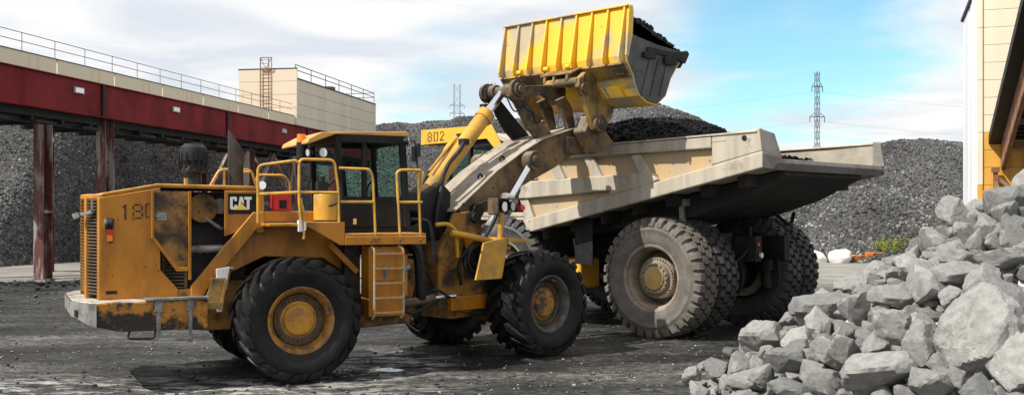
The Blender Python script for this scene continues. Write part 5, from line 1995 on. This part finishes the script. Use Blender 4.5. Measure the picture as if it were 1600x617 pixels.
for i, ch in enumerate('802'):
    mb = MB()
    stroke_digit(mb, ch, (7.66 - i * 0.245, 4.62 + 0.004 * i), 0.165, True, 2.206, 2.211)
    mb.build('numeral', M['letter_black'], can)
# hopper belly with cross ribs
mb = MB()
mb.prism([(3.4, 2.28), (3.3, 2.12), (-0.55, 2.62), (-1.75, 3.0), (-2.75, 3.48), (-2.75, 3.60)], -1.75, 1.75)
mb.build('belly', M['body_under_shade'], body, bevel=0.02)
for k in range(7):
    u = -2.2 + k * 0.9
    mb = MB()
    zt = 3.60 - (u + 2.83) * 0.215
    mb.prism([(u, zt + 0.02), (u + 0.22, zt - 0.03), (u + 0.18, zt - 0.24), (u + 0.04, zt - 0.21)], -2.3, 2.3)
    mb.build('cross_rib', M['body_under_shade'], body)
# running gear
mb = MB()
for s in (1, -1):
    mb.prism([(-1.5, 1.65), (-1.5, 2.2), (1.0, 2.15), (7.2, 2.0), (7.2, 1.4), (1.2, 1.5)], s * 0.62 - 0.12, s * 0.62 + 0.12)
mb.box(3.3, 3.7, -0.5, 0.5, 1.45, 2.0)
mb.box(6.9, 7.25, -2.3, 2.3, 1.0, 1.9)
frm = mb.build('chassis', M['dark'], T)
mb = MB()
mb.cyl((0, -1.9, 1.3), (0, 1.9, 1.3), 0.42, n=22)
mb.lathe([(0.45, -0.55), (0.62, -0.35), (0.66, 0), (0.62, 0.35), (0.45, 0.55)], (0, 0, 1.3), 'y', 24, True)
mb.cyl((4.56, -1.8, 1.3), (4.56, 1.8, 1.3), 0.25, n=16)
mb.build('axle', M['dark'], T, smooth=40)
for v in (-0.85, 0.85):
    mb = MB()
    mb.cyl((-0.75, v, 2.25), (-0.82, v, 1.35), 0.19, n=18)
    mb.cyl((-0.82, v, 1.35), (-0.86, v, 0.95), 0.12, n=14)
    mb.build('suspension_strut', M['dark'], T, smooth=40)
mb = MB()
mb = None
for pts in ([(-0.9, 0.5, 1.6), (-1.05, 0.55, 1.3), (-1.0, 0.6, 1.0)], [(-1.2, 0.5, 2.4), (-1.3, 0.7, 2.0), (-1.2, 0.9, 1.7), (-1.0, 1.0, 1.6)], [(-1.2, -0.6, 2.7), (-1.35, -1.0, 2.45), (-1.2, -1.5, 2.7)]):
    mb = MB()
    mb.tube(curve(pts), 0.045, 8)
    mb.build('hose', M['dark'], T, smooth=45)
mb = MB()
mb.cyl((-1.52, 0.72, 2.02), (-1.56, 0.72, 2.02), 0.04, n=12)
mb.build('tail_lamp', M['red_lamp'], T, smooth=40)
mb = MB()
mb.cyl((-1.52, 0.60, 1.78), (-1.57, 0.60, 1.78), 0.06, n=12)
mb.build('reversing_lamp', M['lamp_glass'], T, smooth=40)
for v in (1.83, -1.83):
    mb = MB()
    mb.bar((-0.30, v, 2.95), (-0.34, v, 2.25), 0.11, 0.10)
    mb.box(-0.46, -0.18, v - 0.1, v + 0.1, 2.86, 3.02)
    mb.build('rock_ejector', M['grey_steel'] if v > 0 else M['dark'], T, bevel=0.01)
for s in (1, -1):
    mb = MB()
    mb.box(1.82, 2.35, s * 2.28, s * 2.32, 1.52, 2.60) if s > 0 else mb.box(1.82, 2.35, s * 2.32, s * 2.28, 1.52, 2.60)
    mb.build('mud_flap', M['dark'], T)
    mb = MB()
    mb.box(2.45, 3.35, 1.25 if s > 0 else -2.0, 2.0 if s > 0 else -1.25, 0.92, 1.62)
    mb.build('fuel_tank', M['truck_yellow'], T, bevel=0.08, seg=3)
mb = MB()
for k in range(9):
    mb.cyl((2.62, 2.005, 0.98 + k * 0.07), (2.62, 2.02, 0.98 + k * 0.07), 0.018, n=6)
mb.build('bolts', M['dark'], T)


def truck_rim():
    mb = MB()
    mb.lathe([(0.58, -0.30), (0.60, -0.02), (0.615, 0.14), (0.635, 0.22), (0.65, 0.235), (0.665, 0.25), (0.67, 0.30), (0.70, 0.325), (0.735, 0.33), (0.745, 0.31), (0.70, 0.28), (0.67, 0.24)], n=56)
    mb.lathe([(0.0, -0.28), (0.60, -0.28)], n=32)
    return mb.mesh('wheel', M['truck_rim'], 32)


def truck_hub():
    mb = MB()
    mb.lathe([(0.47, -0.25), (0.46, 0.0), (0.455, 0.035), (0.36, 0.045), (0.345, 0.10), (0.335, 0.13), (0.275, 0.135), (0.265, 0.155)], n=48)
    for k in range(36):
        a = 2 * math.pi * k / 36
        mb.cyl((0.425 * math.cos(a), 0.03, 0.425 * math.sin(a)), (0.425 * math.cos(a), 0.07, 0.425 * math.sin(a)), 0.02, n=6)
    for k in range(18):
        a = 2 * math.pi * k / 18
        mb.cyl((0.31 * math.cos(a), 0.13, 0.31 * math.sin(a)), (0.31 * math.cos(a), 0.165, 0.31 * math.sin(a)), 0.022, n=6)
    return mb.mesh('hub', M['truck_rim'], 32)


capm = MB()
capm.lathe([(0.0, 0.17), (0.20, 0.168), (0.255, 0.16), (0.264, 0.14)], n=40)
CAPM = capm.mesh('hub_cap', M['truck_hub'], 32)
TRIM, THUB = truck_rim(), truck_hub()


def ring_text(text, radius, size, a_mid, span, y):
    """raised letters set round a sidewall, read from outside"""
    out = MB()
    n = len(text)
    dg = bpy.context.evaluated_depsgraph_get()
    for i, ch in enumerate(text):
        cu = bpy.data.curves.new('letter', 'FONT')
        cu.body, cu.size, cu.extrude, cu.resolution_u, cu.align_x = ch, size, 0.006, 2, 'CENTER'
        o = bpy.data.objects.new('letter', cu)
        me = o.to_mesh()
        a = a_mid + (i - (n - 1) / 2) * span        # clockwise seen from outside
        vs_ = []
        for v in me.vertices:
            r = radius + v.co.y
            t = a + v.co.x / radius
            # local +y faces the viewer; looking along -y, right is -x
            vs_.append((-math.sin(t) * r, y + v.co.z, math.cos(t) * r))
        out.add(vs_, [tuple(p.vertices) for p in me.polygons])
        o.to_mesh_clear()
        bpy.data.objects.remove(o)
        bpy.data.curves.remove(cu)
    return out.mesh('lettering', M['dusty_tyre'])


for s in (1, -1):
    for k, v in enumerate((2.235, 1.43)):
        w = put('wheel', TRIM, T, (0, s * v, 1.30), 0 if s > 0 else math.pi)
        w.rotation_euler = (0, 0.35 + k + s, 0 if s > 0 else math.pi)
        put('tyre', dusty_tyre if (s > 0 and k == 0) else truck_tyre, w)
        if k == 0:
            put('hub', THUB, w, (0, 0.07, 0))
            put('hub_cap', CAPM, w, (0, 0.07, 0))
            if s > 0:
                put('lettering', ring_text('TRIANGLE', 0.90, 0.15, 0, 0.145, 0.366), w).rotation_euler = (0, -(0.35 + s) , 0)
    w = put('wheel', TRIM, T, (4.56, s * 2.18, 1.30), 0.0 if s > 0 else math.pi)
    w.rotation_euler = (0, 0.8, (0.0 if s > 0 else math.pi) + 0.05)
    put('tyre', truck_tyre, w)
    put('hub', THUB, w)
# deck and cab
mb = MB()
mb.prism([(3.95, 2.62), (7.3, 2.62), (7.3, 2.72), (3.95, 2.72)], -2.35, 2.35)
mb.prism([(3.9, 2.60), (7.3, 2.60), (7.3, 2.53), (3.9, 2.53)], 2.28, 2.36)
mb.build('deck', M['body_tan'], T, bevel=0.01)
mb = MB()
for (a, b) in (((5.3, 2.72), (5.3, 4.5)), ((7.05, 2.72), (6.85, 4.5)), ((6.15, 2.72), (6.15, 4.5))):
    for v in (0.55, 2.05):
        mb.bar((a[0], v, a[1]), (b[0], v, b[1]), 0.10, 0.10)
mb.box(5.25, 6.95, 0.5, 2.1, 4.42, 4.56)
for v in (0.55, 2.05):
    mb.box(5.3, 7.05, v - 0.03, v + 0.03, 2.73, 3.35)
mb.box(5.28, 5.34, 0.6, 2.0, 2.73, 4.4)
tcab = mb.build('cab', M['dark'], T, bevel=0.01)
for v in (0.55, 2.05):
    for u0, u1 in ((5.36, 6.09), (6.21, 6.85)):
        mb = MB()
        mb.box(u0, u1, v - 0.008, v + 0.008, 3.36, 4.40)
        mb.build('window_pane', M['glass'], tcab)
mb = MB()
mb.prism([(6.98, 3.36), (6.99, 3.36), (6.88, 4.40), (6.87, 4.40)], 0.62, 1.98)
mb.build('window_pane', M['glass'], tcab)
mb = MB()
for pts in ([(4.2, 2.30, 2.72), (4.2, 2.30, 3.55), (5.2, 2.30, 3.55), (5.2, 2.30, 2.72)], [(4.2, 2.30, 3.15), (5.2, 2.30, 3.15)],
            [(7.2, 2.30, 2.72), (7.2, 2.30, 3.6), (7.2, -2.2, 3.6)], [(6.1, 2.3, 3.4), (7.2, 2.3, 3.2)]):
    mb.tube(rounded(pts, 0.08), 0.025, 8)
mb.build('handrail', M['dark'], T, smooth=45)
mb = MB()
mb.box(4.3, 7.1, -2.0, 0.3, 2.73, 3.5)
mb.prism([(7.2, 1.0), (7.5, 1.1), (7.5, 3.2), (7.2, 3.4)], -1.1, 1.1)
mb.build('engine_cover', M['truck_yellow'], T, bevel=0.05)


def load(u, v):
    r = max(abs(u - 1.55) / 2.75, abs(v) / 2.55)
    e = 1 - sstep(0.25, 1.0, math.sqrt(((u - 1.7) / 2.9) ** 2 + (v / 2.75) ** 2))
    z = 4.02 + 0.92 * e ** 0.75
    if u < -0.3:
        z = min(z, 4.70 - (-0.3 - u) * 0.75)
    z += 0.10 * fbm(u, v, 1.6, 3, 3) + 0.06 * fbm(u, v, 5, 2)
    return max(z, 3.0)


mb = MB(lambda u, v, z: tuple(to_world(T, (u, v, z))))
lv, lf = heightfield(axis([(-1.15, 3.72, 0.11)]), axis([(-2.53, 2.53, 0.11)]), load)
mb.add(lv, lf)
tore = mb.build('ore_heap', M['coal'], smooth=50)
tag(tore, 'mound of black ore already lying in the dump truck body', 'ore', kind='stuff')
scatter_nodes(tore, 130, 0.03, 0.15, M['coal_lump'], 12, 0.8)

# ------------------------------------------------------------------ broken rock pile at the front right
def pile_z(x, y):
    z = 6.3 * (1 - math.sqrt(((x - 12.9) / 10.0) ** 2 + ((y - 15.5) / 6.8) ** 2)) - 0.12
    return z


def rock_mesh(seed, sub=4, lo=0.50, hi=0.90):
    rnd = random.Random(seed)
    bm = bmesh.new()
    bmesh.ops.create_icosphere(bm, subdivisions=sub, radius=1)
    planes = []
    for _ in range(rnd.randint(11, 16)):
        n = Vector((rnd.gauss(0, 1), rnd.gauss(0, 1), rnd.gauss(0, 1))).normalized()
        planes.append((n, rnd.uniform(lo, hi)))
    off = Vector((rnd.uniform(0, 50), rnd.uniform(0, 50), rnd.uniform(0, 50)))
    for v in bm.verts:
        d = v.co.normalized()
        r = 1.3
        for n, h in planes:
            c = n.dot(d)
            if c > 0.05:
                r = min(r, h / c)
        r *= 1 + 0.05 * mnoise.noise(d * 2.2 + off) + 0.05 * mnoise.noise(d * 4.5 + off) + 0.036 * mnoise.noise(d * 10 + off) + 0.016 * mnoise.noise(d * 24 + off)
        v.co = d * r
    me = bpy.data.meshes.new('rock')
    bm.to_mesh(me)
    bm.free()
    me.shade_smooth()
    me.set_sharp_from_angle(angle=R(18))
    return me


ROCKS = {}
for key in ('rock', 'rock_dark', 'rock_pale'):
    ROCKS[key] = []
for i in range(18):
    me = rock_mesh(100 + i, 4 if i < 12 else 3)
    for key in ROCKS:
        c = me.copy()
        c.materials.append(M[key])
        ROCKS[key].append(c)
ROUND = rock_mesh(777, 5, 0.74, 0.98)
ROUND.materials.append(M['rock'])
rr_ = random.Random(5)


def rock(x, y, z, w, h, key, label, group=None, variant=None, tilt=0.35):
    me = ROCKS[key][rr_.randrange(18) if variant is None else variant]
    o = bpy.data.objects.new('rock', me)
    C.objects.link(o)
    o.location = (x, y, z)
    o.scale = (w * 0.62, (w * 0.6 + h * 0.4) * 0.60, h * 0.64)
    o.rotation_euler = (rr_.uniform(-tilt, tilt), rr_.uniform(-tilt, tilt), rr_.uniform(-0.4, 0.4) + (math.pi if rr_.random() < 0.5 else 0))
    return tag(o, label, 'rock', group)


BIG = [
    (5.73, 12.64, 1.12, 1.05, 1.15, 'rock', 'biggest rounded grey boulder at the front right of the rock pile', 0),
    (5.89, 12.05, 0.90, 0.73, 0.58, 'rock_pale', 'pale boulder cut by the right edge just below the biggest boulder', 1),
    (4.73, 12.96, 0.70, 0.72, 0.47, 'rock', 'broad grey boulder low in front, left below the biggest boulder', 2),
    (5.06, 13.64, 1.12, 0.67, 0.53, 'rock', 'flat topped grey block left of the biggest boulder', 3),
    (5.18, 13.02, 0.99, 0.42, 0.46, 'rock', 'upright grey rock wedged against the left side of the biggest boulder', 4),
    (6.25, 13.54, 1.80, 0.57, 0.48, 'rock', 'blocky grey rock lying right on top of the biggest boulder', 5),
    (6.29, 12.96, 1.57, 0.45, 0.55, 'rock_dark', 'dark grey rock at the right edge above the biggest boulder', 6),
    (6.58, 13.8, 2.08, 0.65, 0.30, 'rock', 'long flat grey slab near the right edge halfway up the pile', 7),
    (6.26, 14.38, 2.05, 0.59, 0.34, 'rock', 'wide grey slab in the middle of the upper slope', 8),
    (5.87, 14.78, 1.86, 0.58, 0.58, 'rock_pale', 'pale slanting wedge of rock pointing up the middle slope', 9),
    (7.06, 16.5, 2.66, 0.43, 0.41, 'rock', 'triangular grey rock standing up on the skyline left of the rusty corner', 10),
    (7.33, 15.2, 2.84, 0.62, 0.46, 'rock_dark', 'dark shaded boulder high on the pile under the canopy', 11),
    (8.02, 16.0, 3.10, 0.55, 0.50, 'rock', 'topmost grey boulder at the right edge of the photo', 0),
    (4.0, 16.04, 0.73, 0.56, 0.53, 'rock', 'rounded two toned boulder on the left flank near the truck tyres', 2),
    (4.05, 19.0, 0.10, 0.40, 0.22, 'rock_dark', 'dark flat rock lying alone on the mud left of the pile', 3),
    (4.47, 14.95, 1.03, 0.38, 0.50, 'rock_pale', 'pale upright split rock on the left flank of the pile', 6),
    (4.8, 15.74, 1.25, 0.70, 0.40, 'rock_dark', 'dark slanting slab on the left skyline beside the far truck tyres', 7),
    (2.86, 16.2, 0.14, 0.34, 0.30, 'rock', 'leftmost leaning rock at the foot of the pile', 5),
]
placed = []
for x, y, z, w, h, key, lab, var in BIG:
    o = rock(x, y, z, w, h, key, lab, None, var, 0.2)
    if lab.startswith('biggest'):
        o.data = ROUND
        o.scale = (w * 0.48, w * 0.46, h * 0.50)
    placed.append((x, y, z, max(w, h) / 2))
MED = [(5.4, 13.44, 1.27, 0.3, 0.27), (5.72, 14.12, 1.67, 0.48, 0.46), (6.07, 14.02, 1.86, 0.53, 0.3), (5.86, 13.62, 1.6, 0.46, 0.29), (4.96, 14.82, 1.33, 0.52, 0.39),
       (5.37, 14.36, 1.51, 0.48, 0.31), (5.31, 16.1, 1.57, 0.5, 0.3), (7.15, 14.86, 2.71, 0.41, 0.3), (6.92, 14.2, 2.42, 0.39, 0.53), (6.58, 14.52, 2.29, 0.34, 0.31),
       (5.04, 12.4, 0.65, 0.51, 0.31), (4.87, 13.56, 1.01, 0.44, 0.29), (4.45, 13.82, 0.83, 0.35, 0.36), (4.42, 16.36, 0.98, 0.33, 0.25), (3.22, 16.12, 0.26, 0.38, 0.28),
       (3.56, 14.52, 0.42, 0.44, 0.34), (4.07, 13.56, 0.52, 0.47, 0.32), (3.72, 13.76, 0.37, 0.57, 0.29), (3.9, 14.4, 0.61, 0.47, 0.36), (4.33, 14.04, 0.81, 0.49, 0.28)]
rest = [(x, y, z, w, h) for x, y, z, w, h in MED]
for p_ in rest:
    placed.append((p_[0], p_[1], p_[2], p_[3] / 2))
tries = 0
while len(rest) < 760 and tries < 50000:
    tries += 1
    y = rr_.uniform(10.2, 20.5)
    x = rr_.uniform(2.2, 0.545 * y)
    z = pile_z(x, y)
    if z < -0.25 or x / y < 0.183 or math.hypot(x - 4.05, y - 19.0) < 0.9:
        continue
    w = rr_.choice((0.60, 0.46, 0.40, 0.36, 0.32, 0.30, 0.27, 0.24, 0.22, 0.20)) * rr_.uniform(0.85, 1.15)
    if tries > 9000:
        w = rr_.uniform(0.14, 0.28)
    if z < 0.15:
        w *= 0.75
    z = max(z, 0.02)
    if any((x - a) ** 2 + (y - b) ** 2 + (z - c) ** 2 < ((w / 2 + r) * 0.70) ** 2 for a, b, c, r in placed):
        continue
    placed.append((x, y, z, w / 2))
    rest.append((x, y, z + 0.02, w, w * rr_.uniform(0.55, 0.95)))
# which rocks can be seen: paint them far to near as discs, then name each by its nearest landmark boulder
SHORT = ['the biggest boulder', 'the pale right edge boulder', 'the broad boulder low in front', 'the flat topped block',
         'the rock wedged beside the biggest boulder', 'the blocky rock atop the biggest boulder', 'the dark rock at the right edge',
         'the long flat slab', 'the wide slab on the upper slope', 'the pale slanting wedge', 'the triangular skyline rock',
         'the dark boulder under the canopy', 'the topmost boulder', 'the two toned boulder', 'the lone dark rock on the mud',
         'the pale upright split rock', 'the dark skyline slab', 'the leftmost leaning rock']


def to_px(x, y, z):
    return 512 + 1024 * x / y, 211 - 1024 * (z - 2.74) / y


allr = [(x, y, z, w, h, -1 - i) for i, (x, y, z, w, h, *_) in enumerate(BIG)] + [(*r, i) for i, r in enumerate(rest)]
idbuf = {}
for x, y, z, w, h, i in sorted(allr, key=lambda r: -r[1]):
    cx, cy = to_px(x, y, z)
    rx, ry = w * 0.54 * 1024 / y, h * 0.56 * 1024 / y
    for py in range(int(cy - ry), int(cy + ry) + 1):
        for px in range(int(cx - rx), int(cx + rx) + 1):
            if 0 <= px < 1024 and 0 <= py < 394 and ((px - cx) / rx) ** 2 + ((py - cy) / ry) ** 2 < 1:
                idbuf[px, py] = i
seen = {}
for i in idbuf.values():
    seen[i] = seen.get(i, 0) + 1
lists = {}
for i, (x, y, z, w, h) in enumerate(rest):
    if seen.get(i, 0) < 10:
        continue
    key = rr_.choice(('rock', 'rock', 'rock', 'rock_pale', 'rock_dark'))
    px, py = to_px(x, y, z)
    best = min(range(len(BIG)), key=lambda k: math.dist((px, py), to_px(*BIG[k][:3])) - 0.5 * BIG[k][3] * 1024 / BIG[k][1])
    bx, by = to_px(*BIG[best][:3])
    dx, dy = px - bx, py - by
    if abs(dx) > 2 * abs(dy):
        where = 'right of' if dx > 0 else 'left of'
    elif abs(dy) > 2 * abs(dx):
        where = 'below' if dy > 0 else 'above'
    else:
        where = ('below ' if dy > 0 else 'above ') + ('right of' if dx > 0 else 'left of')
    tone = {'rock': 'mid grey', 'rock_pale': 'pale', 'rock_dark': 'dark'}[key]
    size = 'small' if w < 0.27 else ('medium' if w < 0.42 else 'large')
    lists.setdefault((size, tone, where, best), []).append((math.hypot(dx, dy), x, y, z, w, h, key))
ORD = ['', 'second ', 'third ', 'fourth ', 'fifth ', 'sixth ', 'seventh ', 'eighth ', 'ninth ', 'tenth ']
for (size, tone, where, best), rs in lists.items():
    for k, (_, x, y, z, w, h, key) in enumerate(sorted(rs)):
        lab = '%s %s rock %s %s' % (size, tone, where, SHORT[best])
        if len(rs) > 1:
            lab = '%snearest %s' % (ORD[min(k, 9)], lab)
        rock(x, y, z, w, h, key, lab, 'rocks in the broken stone pile')
mb = MB()
pv, pf = heightfield(axis([(1.8, 16.5, 0.16)]), axis([(8.2, 23.2, 0.16)]), lambda x, y: max(pile_z(x, y) - 0.13 + 0.10 * fbm(x, y, 1.4, 3), -0.15))
mb.v, mb.f = pv, pf
core = mb.build('rubble', M['rock_dark'], smooth=50)
tag(core, 'small broken stone filling the gaps of the rock pile', 'rubble', kind='stuff')
scatter_nodes(core, 80, 0.05, 0.27, M['rubble_stone'], 21, 0.8)

# ------------------------------------------------------------------ loose stones on the yard
def small_stone(rnd, x, y, z, s):
    vs_ = []
    for d in ((1, 0, 0), (-1, 0, 0), (0, 1, 0), (0, -1, 0), (0, 0, 1), (0, 0, -1), (.7, .7, .5), (-.7, .6, .4), (.6, -.7, .5), (-.6, -.7, .5)):
        k = s * rnd.uniform(0.6, 1.15)
        vs_.append((x + d[0] * k, y + d[1] * k, z + d[2] * k * 0.62))
    return vs_


SF = [(4, 6, 7), (4, 7, 9), (4, 9, 8), (4, 8, 6), (0, 2, 6), (2, 1, 7), (2, 7, 6), (1, 3, 9), (1, 9, 7), (3, 0, 8), (3, 8, 9), (0, 6, 8), (5, 2, 0), (5, 1, 2), (5, 3, 1), (5, 0, 3)]
for name, lab, m, N, smin, smax, sd_ in (('loose_gravel', 'pale loose gravel strewn over the muddy yard', 'stone_pale', 3000, 0.008, 0.034, 3),
                                         ('mud_clods', 'dark clods of mud scattered over the yard', 'stone_dark', 2600, 0.010, 0.05, 9)):
    rnd = random.Random(sd_)
    mb = MB()
    for _ in range(N):
        y = 13.8 + 18 * rnd.random() ** 1.7
        x = rnd.uniform(-0.55, 0.42) * y
        s = smin + (smax - smin) * rnd.random() ** 3
        mb.add(small_stone(rnd, x, y, ground_z(x, y) + s * 0.25, s), SF)
    if name == 'mud_clods':
        for _ in range(900):
            y = rnd.gauss(36, 2.2)
            x = rnd.uniform(-20, -6)
            s = 0.03 + 0.14 * rnd.random() ** 3
            mb.add(small_stone(rnd, x, y, ground_z(x, y) + s * 0.25, s), SF)
    o = mb.build(name, M[m])
    tag(o, lab, 'gravel', kind='stuff')

# ------------------------------------------------------------------ things at the foot of the right hill
def bag(x, y, w, h, label, seed, lean):
    mb = MB()
    n, m_ = 28, 14
    vs_ = []
    for j in range(m_ + 1):
        f = j / m_
        for k in range(n):
            a = 2 * math.pi * k / n
            ca, sa = math.cos(a), math.sin(a)
            q = (abs(ca) ** 4 + abs(sa) ** 4) ** -0.25
            r = w / 2 * (0.86 + 0.16 * math.sin(math.pi * min(f * 1.15, 1))) * (1 if f < 0.85 else 1 - (f - 0.85) * 3.2) * (0.55 + 0.45 * q)
            r *= 1 + 0.10 * mnoise.noise((ca * 1.5 + seed, sa * 1.5, f * 3)) + 0.05 * mnoise.noise((ca * 4 + seed, sa * 4, f * 7))
            vs_.append((r * ca + lean * f * h, r * sa, f * h * (1 + 0.14 * mnoise.noise((ca + seed, sa, 4)))))
    fs = [(j * n + k, j * n + (k + 1) % n, (j + 1) * n + (k + 1) % n, (j + 1) * n + k) for j in range(m_) for k in range(n)]
    fs += [tuple(range(n - 1, -1, -1)), tuple(m_ * n + k for k in range(n))]
    mb.add(vs_, fs)
    o = mb.build('bulk_bag', M['bag'], smooth=60)
    o.location = (x, y, 0)
    return tag(o, label, 'bag')


bag(16.55, 55.4, 1.05, 0.62, 'slumped white bulk bag, left of the pair below the hill', 1, -0.5)
bag(17.6, 55.0, 1.15, 0.70, 'fuller white bulk bag, right of the pair below the hill', 6, 0.05)
sc = thing('scrap_machine', 'low rusty orange machine frame lying by the green bush', 'scrap', (19.0, 55.2, 0), 0.1)
mb = MB()
mb.box(-1.0, 1.0, -0.3, -0.2, 0.10, 0.30)
mb.box(-1.0, 1.0, 0.2, 0.3, 0.10, 0.30)
mb.box(-0.9, -0.75, -0.199, 0.199, 0.12, 0.26)
mb.build('frame', M['rust'], sc, bevel=0.01)
mb = MB()
mb.box(0.0, 0.95, -0.19, 0.19, 0.27, 0.55)
mb.prism([(-0.9, 0.30), (-0.05, 0.30), (-0.05, 0.40), (-0.6, 0.42)], -0.19, 0.19)
mb.build('housing', M['orange_scrap'], sc, bevel=0.03)
for u in (-0.5, 0.1, 0.62):
    mb = MB()
    mb.cyl((u, -0.42, 0.18), (u, -0.31, 0.18), 0.17, n=18)
    mb.build('roller', M['rust'], sc, smooth=40)

bush = thing('bush', 'yellow green weedy bush at the foot of the gravel slope', 'bush', (20.6, 55.4, 0))
rnd = random.Random(4)
mb, ms = MB(), MB()
for k in range(46):
    a, r = rnd.uniform(0, 6.28), 0.95 * math.sqrt(rnd.random())
    bx, by = r * math.cos(a) * 1.1, r * math.sin(a) * 0.6
    h = rnd.uniform(0.8, 1.75) * (1 - 0.35 * r)
    lx, ly = rnd.uniform(-0.3, 0.3), rnd.uniform(-0.2, 0.2)
    ms.tube([(bx * 0.7, by * 0.7, 0), (bx + lx * 0.5, by + ly * 0.5, h * 0.6), (bx + lx, by + ly, h)], 0.012, 4, True, 0.005)
    for q in range(60):
        f = rnd.uniform(0.15, 1.02)
        px_, py_, pz_ = bx * (0.7 + 0.3 * f) + lx * f + rnd.gauss(0, 0.07), by + ly * f + rnd.gauss(0, 0.07), h * f + rnd.gauss(0, 0.04)
        d = Vector((rnd.gauss(0, 1), rnd.gauss(0, 1), rnd.gauss(0.5, 0.7))).normalized() * rnd.uniform(0.06, 0.12)
        e = d.cross(Vector((rnd.gauss(0, 1), rnd.gauss(0, 1), rnd.gauss(0, 1)))).normalized() * 0.022
        c = Vector((px_, py_, pz_))
        mb.add([tuple(c), tuple(c + d * 0.5 + e), tuple(c + d), tuple(c + d * 0.5 - e)], [(0, 1, 2, 3)])
ms.build('stems', M['leaf'], bush)
lv_ = mb.build('foliage', M['leaf'], bush)
lv_['kind'] = 'stuff'
